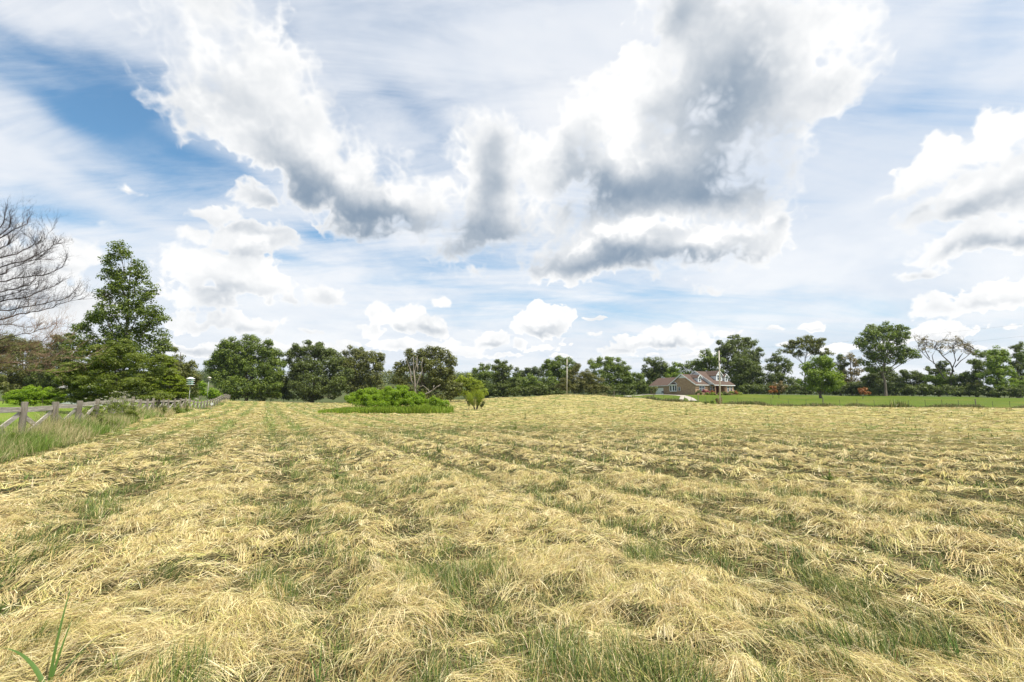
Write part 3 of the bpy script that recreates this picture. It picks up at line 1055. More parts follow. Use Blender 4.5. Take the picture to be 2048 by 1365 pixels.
def tree(name, label, base_px, depth, lobes, mat, leaf=1.35, dens=2.0, puff=8.0, trunk_r=None, bark=None, thick=.85, group=None, up=.55,
         aspect=.62, squash=.8, limbs=True, cat='tree', trunk_name='trunk', crown_name='crown', shell=.45, fill=1.0, inner=.45, rough=True, top_bias=0.0):
    """a tree whose crown is made of soft lobes given as (px, py, rx, ry) in the photo and carried to `depth` metres"""
    lw, sc = lobes_world(lobes, depth, thick)
    bx, by = P(base_px, 800, depth)[:2]
    bz = gz(bx, by) - .08
    root = empty(name, (bx, by, bz), label, cat, group)
    pc, pr, area = [], [], 0
    if rough:
        extra = []
        for c, r in lw:
            if r[0] < 9 * sc:
                continue
            for _ in range(4):
                a = rng.uniform(-.35, math.pi + .35); yy = rng.uniform(-.5, .5)
                f = rng.uniform(.26, .44)
                extra.append((c + np.array((math.cos(a) * r[0], yy * r[1], math.sin(a) * r[2])) * rng.uniform(.82, 1.12), r * f))
        lw = [(c, r * .90) for c, r in lw] + extra
        limb_lobes = lw[:-len(extra)] if extra else lw
    else:
        limb_lobes = lw
    for c, r in lw:
        a = math.pi * r[0] * r[2]; area += a
        pu = puff * sc
        k = max(3, int(fill * 2.1 * a / (pu * pu)))
        d = rng.normal(0, 1, (k, 3)); d /= np.linalg.norm(d, axis=1)[:, None]
        d[:, 2] += top_bias; 
        rad = rng.uniform(inner ** 2, 1.0, k) ** .5
        rr = np.maximum(r - pu * .55, r * .35)
        pc.append(c + d * rad[:, None] * rr * rng.uniform(.9, 1.12, (k, 1)))
        pr.append(pu * rng.uniform(.55, 1.25, k))
    pc = np.concatenate(pc); pr = np.concatenate(pr)
    ok = pc[:, 2] - pr * .4 > land(pc[:, 0], pc[:, 1])
    pc, pr = pc[ok], pr[ok]
    size = leaf * sc
    n = int(dens * 2.0 * area / (2 * size * size * aspect))
    v, q, t = leaf_cloud(pc, pr, n, size, up=up, aspect=aspect, shell=shell, squash=squash)
    link(crown_name, mesh_np(crown_name, v, q, attrs={'tint': t}), mat, root)
    # trunk and limbs
    mb = MB()
    top = max((c[2] + r[2] * .55 for c, r in lw)); cx = np.average([c[0] for c, r in lw], weights=[r[0] * r[2] for c, r in lw])
    cy = np.average([c[1] for c, r in lw])
    H = top - bz
    tr = trunk_r if trunk_r else H * .022
    n = 9
    spine, rads = [], []
    for i in range(n + 1):
        s = i / n
        x = bx + (cx - bx) * s ** 1.5 + (rng.normal(0, .012 * H) if 0 < i < n else 0)
        y = by + (cy - by) * s ** 1.5
        spine.append(np.array((x, y, bz + H * s * .93)))
        rads.append(tr * (1 - .85 * s) * (1.35 if i == 0 else 1))
    mb.tube(spine, rads, 8, cap=False)
    if limbs:
        for c, r in limb_lobes:
            s = np.clip((c[2] - r[2] * .9 - bz) / H * .85, .12, .85)
            i = int(s * n); a = spine[i]
            p2 = limb(mb, a, c, rads[i] * .55, tr * .14, 4, .03)
            near = np.argsort(((pc - c) ** 2).sum(1))[:5]
            for j in near[1:]:
                limb(mb, p2[2 if rng.random() < .4 else 3], pc[j], tr * .14, tr * .03, 3, .02, sides=4)
    mb.build(trunk_name, bark or M_BARK, root, True)
    return root


def bush(name, label, base_px, depth, lobes, mat, **kw):
    kw.setdefault('cat', 'bush'); kw.setdefault('trunk_name', 'stem'); kw.setdefault('crown_name', 'foliage')
    kw.setdefault('trunk_r', .05)
    return tree(name, label, base_px, depth, lobes, mat, **kw)


L_OAK = leaf_mat("oak leaves", (0.056, 0.071, 0.022), (0.211, 0.252, 0.063))
L_DARK = leaf_mat("dark leaves", (0.043, 0.063, 0.018), (0.192, 0.229, 0.048))
L_OLIVE = leaf_mat("olive leaves", (0.069, 0.076, 0.022), (0.254, 0.259, 0.069))
L_MID = leaf_mat("mid green leaves", (0.054, 0.089, 0.018), (0.260, 0.315, 0.052))
L_BRIGHT = leaf_mat("bright leaves", (0.12, 0.20, 0.012), (0.32, 0.43, 0.03), .42)
L_FRESH = leaf_mat("fresh green leaves", (.070, .125, .014), (.300, .375, .040), .42)  # leaf green between the mid and the bright one
L_LIME = leaf_mat("lime leaves", (0.15, 0.2, 0.016), (0.37, 0.4, 0.04), .42)
L_SWEET = leaf_mat("maple leaves", (0.040, 0.069, 0.014), (0.218, 0.264, 0.046), .38)
L_ARCH = leaf_mat("arching leaves", (0.078, 0.110, 0.016), (.235, .265, .048), .4)
L_CEDAR = leaf_mat("cedar sprays", (0.067, 0.079, 0.022), (0.251, 0.229, 0.057), .2)
L_HEML = leaf_mat("hemlock sprays", (0.095, 0.137, 0.010), (.270, .315, .026), .3)
L_RUST = leaf_mat("rust leaves", (0.2, 0.075, 0.025), (0.42, 0.18, 0.055), .35)
L_TAN = leaf_mat("tan leaves", (0.14, 0.115, 0.05), (0.3, 0.23, 0.11), .3)
L_FAR = leaf_mat("far forest leaves", (0.045, 0.068, 0.030), (0.176, 0.200, 0.063), .2)

# --- left side behind the plank fence
tree('maple_tree', 'tall open maple with see-through pyramid crown behind the plank fence', 243, 47,
     [(246, 503, 26, 24), (215, 520, 16, 18), (228, 545, 30, 26), (272, 540, 26, 30), (250, 575, 38, 28), (292, 583, 26, 28), (212, 585, 26, 26), (262, 615, 48, 30),
      (306, 635, 34, 34), (215, 630, 36, 28), (185, 632, 24, 22), (160, 655, 26, 18), (142, 670, 16, 12), (250, 665, 60, 34), (312, 690, 30, 42), (205, 690, 55, 38), (280, 715, 56, 40),
      (165, 690, 30, 26), (310, 740, 28, 30), (230, 745, 60, 40)],
     L_SWEET, rough=False, leaf=1.8, dens=1.15, puff=9.5, trunk_r=.17, thick=.8, fill=.85, inner=.2, aspect=.75, squash=.6)
tree('arching_tree', 'broad yellow green tree with arching sprays in front of the tall maple', 236, 40,
     [(240, 716, 52, 26), (200, 730, 40, 26), (285, 742, 42, 30), (165, 755, 40, 26), (225, 765, 70, 34), (265, 785, 55, 26), (130, 748, 34, 22), (185, 790, 50, 22), (250, 700, 30, 16), (240, 798, 80, 14), (170, 800, 50, 10), (150, 782, 36, 12)],
     L_ARCH, leaf=1.7, dens=1.7, puff=9, trunk_r=.11, up=.9, squash=.45, aspect=.5)
tree('hemlock_tree', 'yellow green evergreen with drooping feathery sprays beside the birdhouse', 340, 60,
     [(338, 722, 18, 18), (335, 748, 30, 22), (345, 770, 38, 24), (335, 792, 50, 20), (358, 787, 18, 18), (372, 802, 16, 8), (310, 770, 24, 30), (335, 803, 52, 10)],
     L_HEML, rough=False, leaf=1.9, dens=2.2, puff=7, trunk_r=.10, up=1.3, squash=.28, aspect=.28, cat='tree')
tree('leafy_tree', 'dark tree whose edge shows behind the evergreen, above the birdhouse', 365, 72,
     [(352, 728, 22, 26), (372, 745, 20, 26), (378, 775, 20, 28), (345, 760, 30, 30), (388, 765, 10, 16)], L_OLIVE, puff=6)
bush('shrub', 'mid green shrub behind the thin feeder pole', 402, 88, [(398, 783, 17, 16), (420, 788, 14, 10), (385, 785, 12, 18), (432, 790, 12, 8)], L_BRIGHT, puff=5, limbs=False)
bush('round_shrub', 'dense dome shaped shrub behind the nearest plank fence rails', 68, 46,
     [(70, 787, 50, 18), (105, 792, 24, 14), (38, 795, 24, 12), (70, 798, 56, 12), (70, 804, 54, 8), (30, 803, 20, 8), (108, 803, 22, 8)], L_BRIGHT, rough=False, leaf=1.4, dens=3.2, puff=5.5, up=1.0, squash=.6, aspect=.4, limbs=False)
bush('grey_shrub', 'small grey green shrub at the left edge behind the yard', 6, 60, [(6, 770, 16, 16), (14, 790, 14, 14)], L_OLIVE, puff=5, limbs=False)
tree('broad_tree', 'dark broad tree at the left edge behind the bare branches', 20, 86,
     [(15, 690, 40, 28), (55, 705, 30, 28), (-30, 700, 50, 34), (30, 740, 70, 40), (60, 775, 50, 26)], L_OLIVE, puff=8)
tree('broad_tree', 'dark rounded tree showing low between the bare branches and the maple', 118, 80,
     [(112, 690, 22, 16), (95, 715, 32, 24), (128, 725, 30, 30), (110, 760, 50, 30), (150, 770, 30, 24)], L_DARK, puff=7)

# --- the group at the far end of the mown rows
tree('walnut_tree', 'large round crowned walnut at the far end of the fence', 492, 112,
     [(488, 694, 34, 20), (520, 700, 24, 20), (455, 706, 26, 20), (437, 720, 18, 20), (535, 722, 26, 22), (470, 725, 40, 30), (505, 735, 46, 34), (550, 745, 22, 28), (425, 735, 16, 18),
      (445, 752, 34, 30), (540, 768, 28, 26), (490, 770, 62, 30), (460, 790, 36, 16), (525, 792, 34, 14)], L_MID, leaf=1.45, puff=7.5, inner=.5)
tree('oak_tree', 'dark grey green oak standing right of the big walnut', 625, 118,
     [(592, 706, 20, 14), (618, 702, 24, 16), (645, 706, 24, 18), (672, 718, 20, 18), (600, 730, 32, 26), (640, 735, 42, 30), (675, 748, 22, 26), (588, 755, 20, 28), (625, 768, 50, 32),
      (665, 780, 30, 22), (610, 793, 44, 14)], L_OAK, leaf=1.45, puff=7, inner=.5)
tree('oak_tree', 'dark open topped oak just left of the bright green thicket', 722, 124,
     [(712, 706, 24, 12), (738, 714, 22, 16), (692, 722, 18, 16), (758, 730, 15, 16), (718, 735, 36, 24), (745, 752, 26, 24), (700, 760, 30, 28), (730, 780, 46, 22)], L_OLIVE, leaf=1.45, puff=6.5, dens=1.7, inner=.5)
bush('undergrowth_bush', 'low dark bush between the trunks of walnut and oak', 568, 122, [(565, 775, 14, 22), (575, 790, 18, 14), (552, 790, 14, 12)], L_DARK, puff=5, limbs=False)
tree('cottonwood_tree', 'leaning olive tree with pale dead limbs behind the thicket', 838, 88,
     [(848, 706, 20, 14), (828, 716, 22, 16), (880, 712, 13, 16), (899, 716, 9, 18), (903, 735, 9, 16), (872, 735, 26, 24), (812, 735, 16, 18), (797, 742, 12, 10), (845, 730, 24, 22),
      (800, 760, 22, 22), (870, 762, 34, 28), (900, 775, 20, 26), (845, 785, 40, 20), (805, 785, 22, 16), (885, 793, 34, 12)], L_OLIVE, leaf=1.5, puff=6.5, inner=.4, dens=1.75)


def dead_wood(name, label, cat, depth, lines, mat, dy=0.0):
    mb = MB()
    for pts, r0, r1 in lines:
        w = [P(px, py, depth + dy) for px, py in pts]
        w = [p + np.array((0, rng.normal(0, .15), 0)) for p in w]
        k = len(w)
        mb.tube(w, [r0 + (r1 - r0) * i / (k - 1) for i in range(k)], 6)
    return mb


cw = [o for o in C.objects if o.name.startswith('cottonwood_tree')][0]
mb = dead_wood('', '', '', 88, [([(831, 800), (830, 780), (830, 763), (828, 745), (833, 728), (834, 712)], .20, .05), ([(829, 775), (822, 759), (821, 742), (814, 724), (811, 716)], .13, .03),
                                ([(831, 776), (834, 766), (839, 755), (844, 742), (843, 729), (846, 718)], .14, .04), ([(829, 760), (827, 745), (827, 725), (826, 712)], .11, .03),
                                ([(839, 755), (842, 757), (836, 748)], .08, .03), ([(834, 745), (836, 735), (834, 728)], .12, .05)], M_GREYBARK, -3.4)
mb.build('dead_limb', M_GREYBARK, cw, True)
mb = dead_wood('', '', '', 80, [([(836, 800), (843, 793), (850, 789), (859, 785), (868, 779), (874, 774), (881, 770)], .17, .04), ([(859, 785), (856, 780), (852, 776), (846, 771)], .10, .03),
                                ([(867, 779), (868, 774), (868, 771)], .09, .04), ([(846, 771), (842, 774), (838, 772)], .05, .02), ([(874, 774), (878, 773)], .05, .02)], M_GREYBARK)
o = mb.build('fallen_branch', M_GREYBARK, None, True)
tag(o, 'pale forked dead branch lying against the leaning tree behind the thicket', 'branch')

# --- thicket in the field
bush('willow_thicket', 'large bright green willow thicket standing in the mown field', 765, 55,
     [(738, 794, 26, 13), (765, 790, 26, 13), (795, 788, 28, 13), (822, 794, 20, 13), (712, 801, 22, 11), (765, 806, 70, 12), (838, 804, 16, 10), (780, 800, 50, 14)],
     L_BRIGHT, leaf=1.25, dens=3.0, puff=5.5, up=.35, aspect=.4, squash=1.0, thick=1.1)
bush('willow_bush', 'smaller bright green bush at the right end of the thicket', 872, 54,
     [(870, 802, 15, 10), (880, 808, 22, 9), (862, 811, 20, 8)], L_BRIGHT, rough=False, leaf=1.3, dens=3, puff=4.5, aspect=.35, squash=1.0)
bush('sapling', 'slender leafy sapling standing in front of the thicket', 826, 50.5, [(826, 808, 6, 9), (830, 814, 8, 6)], L_BRIGHT, leaf=1.5, dens=1.6, puff=3.5, aspect=.35, squash=1.0)
tree('small_tree', 'small lime green round tree behind the fan shaped willow shrub', 932, 96,
     [(930, 763, 20, 13), (915, 775, 14, 14), (948, 775, 16, 14), (930, 785, 22, 12), (962, 786, 10, 10)], L_LIME, leaf=1.3, puff=5.5)


def fan_shrub(name, label, px, depth, w, h, mat, n_stem=26):
    x, y = P(px, 800, depth)[:2]; z = gz(x, y)
    sc = depth / 910
    root = empty(name, (x, y, z - .05), label, 'shrub')
    mb = MB(); pc, pr = [], []
    for _ in range(n_stem):
        a = rng.uniform(0, 6.28); sp = rng.uniform(.1, 1) ** .7
        tip = np.array((x + math.cos(a) * sp * w * sc, y + math.sin(a) * sp * w * sc, z + h * sc * rng.uniform(.72, 1.0) * (1 - .25 * sp * sp)))
        b = np.array((x + math.cos(a) * .18, y + math.sin(a) * .18, z))
        mid = b * .45 + tip * .55 + np.array((0, 0, .12 * h * sc))
        mb.tube([b, mid, tip], [.02, .012, .004], 4, cap=False)
        for t in np.linspace(.3, 1.0, 6):
            p = b * (1 - t) ** 2 + 2 * t * (1 - t) * mid + tip * t * t
            pc.append(p); pr.append(.20 + .20 * t)
    mb.build('stem', M_BARK, root, True)
    v, q, t = leaf_cloud(np.array(pc), np.array(pr), 15000, .05, up=.2, aspect=.25, squash=1.2, shell=.1)
    link('foliage', mesh_np('foliage', v, q, attrs={'tint': t}), mat, root)


fan_shrub('willow_shrub', 'fan shaped yellow green willow shrub standing alone in the hay', 952, 62, 20, 41, L_LIME, 34)
bush('field_shrub', 'little olive shrub just behind the fan shaped willow', 938, 67, [(938, 807, 5, 6), (937, 802, 4, 5)], L_OLIVE, puff=3)
bush('field_shrub', 'low twiggy shrub peeking out right behind the fan shaped willow', 962, 66, [(963, 811, 5, 5), (966, 806, 4, 5)], L_OLIVE, puff=3)

# --- far tree line, left of the house
row = 'trees along the far edge of the field'
def far(name, label, base, depth, lobes, mat, **kw):
    kw.setdefault('group', row); kw.setdefault('puff', 6.0)
    return tree(name, label, base, depth, lobes, mat, **kw)

far('round_tree', 'round topped tree rising left of the tallest tree behind the willow shrub', 967, 135, [(965, 737, 16, 8), (972, 750, 22, 14), (962, 768, 24, 18), (975, 785, 26, 12)], L_MID)
far('tall_tree', 'tall dark narrow tree right behind the lone willow shrub', 1006, 126, [(1004, 734, 16, 13), (1012, 745, 18, 16), (995, 750, 14, 14), (1004, 768, 28, 20), (1012, 785, 28, 12), (990, 785, 20, 12)], L_DARK)
far('hazy_tree', 'low crown seen far behind, right of the tall dark tree', 1060, 190, [(1045, 748, 18, 10), (1065, 745, 20, 9), (1085, 748, 18, 10), (1060, 765, 40, 18)], L_FAR)
far('leafy_tree', 'mid green bushy tree in the middle of the far row', 1052, 135, [(1045, 765, 22, 16), (1062, 772, 22, 16), (1040, 782, 22, 12), (1030, 768, 14, 18)], L_MID)
far('leafy_tree', 'lighter green bushy tree left of the bare utility pole', 1085, 132, [(1082, 770, 20, 14), (1098, 765, 14, 18), (1075, 784, 26, 12), (1096, 784, 18, 12)], L_MID)
far('tall_tree', 'tall two topped tree directly behind the left utility pole', 1122, 140, [(1112, 728, 18, 12), (1132, 724, 16, 12), (1105, 745, 20, 18), (1128, 745, 26, 20), (1115, 770, 30, 24), (1145, 738, 10, 14)], L_MID)
far('cedar_tree', 'olive cedar of pointed shape just right of the left utility pole', 1148, 122, [(1150, 740, 11, 14), (1148, 757, 22, 16), (1150, 775, 28, 14), (1132, 772, 16, 14)], L_CEDAR, aspect=.35, puff=5, up=.8)
far('cedar_tree', 'wider olive cedar next to the end of the green lawn', 1184, 121, [(1180, 752, 12, 12), (1182, 768, 24, 14), (1186, 780, 28, 9), (1170, 775, 18, 10)], L_CEDAR, aspect=.35, puff=5, up=.8)
far('round_tree', 'round dark tree with several tops left of the garage', 1212, 136, [(1194, 728, 14, 12), (1218, 728, 20, 13), (1240, 735, 14, 14), (1200, 750, 26, 18), (1232, 752, 26, 18), (1215, 772, 44, 18), (1252, 752, 10, 16)], L_MID)
far('leafy_tree', 'low bushy tree between the many topped tree and the garage', 1262, 134, [(1260, 760, 14, 16), (1272, 766, 16, 16), (1258, 778, 20, 11), (1282, 775, 12, 12)], L_MID)
far('tall_tree', 'dark tree rising behind the left end of the garage roof', 1308, 150, [(1302, 724, 14, 9), (1320, 732, 16, 11), (1298, 745, 18, 16), (1318, 750, 24, 20), (1335, 745, 12, 12), (1305, 770, 28, 20)], L_DARK)
far('pointed_tree', 'light green pointed tree behind the garage ridge', 1348, 146, [(1347, 738, 9, 10), (1348, 750, 14, 12), (1350, 764, 16, 12)], L_FRESH)
far('lacy_tree', 'lacy mid green tree behind the brick gable', 1378, 150, [(1370, 732, 14, 9), (1386, 728, 14, 9), (1400, 735, 14, 10), (1375, 748, 24, 12), (1395, 750, 18, 12)], L_MID, dens=1.5)
far('lacy_tree', 'brighter tree left of the big oak behind the main roof', 1420, 148, [(1415, 710, 14, 9), (1424, 722, 18, 14), (1410, 730, 12, 12), (1425, 742, 18, 14)], L_MID)
far('oak_tree', 'biggest rounded oak towering behind the right half of the house', 1478, 152,
    [(1470, 682, 24, 11), (1495, 690, 22, 13), (1452, 694, 18, 14), (1478, 705, 36, 18), (1510, 712, 16, 16), (1448, 718, 16, 16), (1480, 730, 40, 18), (1500, 745, 22, 18), (1450, 745, 18, 18), (1475, 765, 30, 20)],
    L_OAK, leaf=1.4, puff=5.5, dens=1.8)
far('leafy_tree', 'dark dense tree at the right end of the house', 1492, 139, [(1482, 728, 20, 10), (1495, 742, 24, 16), (1478, 755, 20, 18), (1505, 765, 26, 20), (1490, 778, 30, 12)], L_DARK)
far('leafy_tree', 'dark loose tree between the house and the mimosa', 1558, 136, [(1558, 718, 14, 12), (1548, 735, 18, 14), (1570, 738, 18, 16), (1545, 758, 20, 18), (1570, 765, 24, 18), (1530, 770, 16, 14)], L_DARK, dens=1.6)
far('mimosa_tree', 'umbrella topped mimosa with visible spreading limbs behind the yard tree', 1612, 142,
    [(1582, 691, 20, 9), (1602, 684, 20, 8), (1622, 681, 22, 8), (1638, 690, 14, 9), (1578, 702, 16, 8), (1648, 706, 16, 8), (1612, 694, 30, 9), (1595, 708, 16, 8), (1630, 704, 18, 8), (1655, 718, 12, 6)], L_OLIVE, dens=1.3, puff=4.5, squash=.75, trunk_r=.20)
tree('yard_tree', 'bright green round yard tree on the lawn with a short trunk', 1642, 104,
     [(1640, 722, 22, 12), (1622, 736, 20, 14), (1655, 738, 22, 16), (1640, 752, 38, 18), (1620, 765, 24, 14), (1662, 768, 26, 14), (1640, 776, 36, 8)], L_FRESH, rough=False, leaf=1.4, dens=2.6, puff=7, trunk_r=.28, inner=.4)
far('cedar_tree', 'narrow dark cedar right of the yard tree', 1682, 138, [(1681, 715, 8, 10), (1683, 730, 12, 12), (1682, 748, 14, 14), (1684, 768, 18, 18)], L_DARK, aspect=.4, puff=4.5)
far('sparse_tree', 'sparse tan tinged tree right of the narrow cedar', 1706, 136, [(1700, 715, 10, 9), (1712, 728, 13, 10), (1708, 745, 16, 12), (1700, 765, 20, 18)], L_TAN, dens=1.0, puff=4.5)
far('tall_tree', 'tallest green tree of the right side with a long side branch', 1772, 124,
    [(1768, 656, 26, 11), (1748, 668, 22, 12), (1792, 664, 18, 12), (1732, 680, 18, 10), (1775, 674, 32, 15), (1722, 690, 14, 9), (1800, 682, 18, 13), (1757, 692, 32, 15), (1788, 700, 26, 14),
      (1812, 708, 18, 8), (1832, 713, 16, 5), (1742, 708, 20, 13), (1770, 718, 28, 14), (1735, 725, 18, 10), (1798, 722, 16, 10), (1760, 738, 24, 10)], L_MID, leaf=1.5, dens=1.4, puff=5.5, trunk_r=.35, inner=.3)
far('leafy_tree', 'dark spreading tree below the tallest tree on the right', 1760, 130, [(1755, 752, 24, 14), (1780, 750, 22, 14), (1740, 768, 26, 16), (1772, 772, 34, 16), (1725, 778, 18, 12)], L_DARK)
far('leafy_tree', 'dark bushy tree left of the bare branched tree', 1825, 132, [(1818, 752, 18, 12), (1838, 758, 20, 14), (1815, 772, 26, 14), (1842, 776, 24, 12), (1800, 765, 16, 14)], L_DARK)
far('shrub_tree', 'bright green low tree below the bare branched tree', 1878, 128, [(1870, 758, 20, 10), (1888, 764, 16, 10), (1872, 775, 26, 11)], L_FRESH)
far('cedar_tree', 'small dark pine top just left of the bare trunk', 1880, 140, [(1880, 732, 12, 8), (1872, 742, 16, 9), (1888, 745, 14, 9), (1876, 756, 20, 10)], L_DARK, puff=4)
far('shrub_tree', 'mid green low tree right of the bare trunk', 1922, 126, [(1915, 758, 16, 10), (1932, 756, 14, 12), (1925, 772, 24, 12)], L_MID)
far('shrub_tree', 'pale grey green low shrub tree right of the bare tree at the lawn edge', 1955, 122, [(1945, 778, 16, 9), (1962, 782, 14, 8)], L_OLIVE)
far('leafy_tree', 'dark tree at the left of the big right edge clump', 1955, 124, [(1962, 710, 12, 9), (1955, 728, 14, 12), (1962, 745, 20, 18), (1950, 765, 22, 16)], L_MID)
far('leafy_tree', 'large light green tree near the right edge', 1998, 118, [(1992, 705, 16, 9), (2005, 718, 20, 12), (1985, 730, 18, 14), (2010, 742, 24, 16), (1990, 760, 26, 16), (2015, 775, 30, 14)], L_FRESH)
far('cedar_tree', 'dark pointed cedar top at the right edge', 2038, 130, [(2036, 695, 10, 9), (2040, 712, 14, 12), (2042, 732, 18, 16), (2045, 758, 22, 22), (2040, 782, 22, 10)], L_DARK, aspect=.4, puff=5)
far('leafy_tree', 'dark tree reaching over the right border of the picture', 2085, 118, [(2075, 715, 24, 14), (2100, 735, 30, 24), (2070, 760, 26, 22), (2100, 775, 40, 16)], L_MID)

# dense hedge growth that closes the foot of the far row
hedge_px = [(962, 130), (1000, 130), (1040, 129), (1075, 128), (1110, 130), (1205, 126), (1240, 128), (1275, 131), (1505, 134), (1535, 134), (1575, 134), (1605, 134), (1665, 134), (1700, 132), (1730, 130),
            (1765, 127), (1800, 127), (1840, 125), (1870, 124), (1905, 122), (1940, 121), (1975, 118), (2010, 116), (2045, 114)]
hl = ['low dark hedge bush %s' % s for s in
      ('left of the tall dark narrow tree', 'under the tall dark narrow tree', 'in the middle of the far row', 'left of the left utility pole', 'under the two topped tree',
       'under the many topped round tree', 'left of the garage', 'beside the garage end', 'at the right corner of the house', 'left of the red leaved bushes', 'behind the red leaved bushes',
       'left of the yard tree', 'right of the yard tree', 'under the sparse tan tree', 'behind the orange bush', 'under the tallest right tree', 'right of the tallest tree', 'left of the bare tree',
       'under the bright low tree', 'below the bare trunk', 'right of the bare trunk', 'left of the large light green tree', 'under the large light green tree', 'at the right border')]
for (px, d), lab in zip(hedge_px, hl):
    yb = 800 - (gz(P(px, 795, d)[0], d) - HC) * 910 / d
    bush('hedge_bush', lab, px, d, [(px - 10, yb - 10, 16, 9), (px + 10, yb - 9, 16, 9), (px, yb - 16, 14, 8)], rng.choice([L_DARK, L_DARK, L_OAK]), puff=5, limbs=False, group='hedge bushes at the foot of the far row', cat='bush')

# --- coloured and small trees on the lawn
bush('red_bush', 'rust red little tree on the lawn right of the house', 1546, 100, [(1546, 775, 8, 5), (1550, 782, 8, 5), (1542, 783, 6, 4)], L_RUST, leaf=1.2, puff=3.2, trunk_r=.06, cat='small tree', trunk_name='trunk', crown_name='crown')
bush('smoke_bush', 'larger brownish green bush tinged red behind the rust red little tree', 1558, 110, [(1556, 772, 12, 8), (1562, 780, 10, 9)], L_TAN, leaf=1.2, puff=3.5, cat='bush')
bush('red_bush', 'orange red round little tree standing alone before the tallest trees', 1726, 98, [(1722, 780, 7, 5), (1731, 779, 7, 5), (1726, 786, 9, 5)], L_RUST, leaf=1.2, puff=3.2, trunk_r=.06, cat='small tree', trunk_name='trunk', crown_name='crown')
bush('crape_myrtle', 'small vase shaped tree standing in the driveway loop before the garage', 1308, 112, [(1305, 778, 6, 7), (1312, 777, 5, 6), (1308, 784, 6, 5)], L_OLIVE, leaf=1.2, puff=3, dens=1.5, trunk_r=.07, cat='small tree', trunk_name='trunk', crown_name='crown')


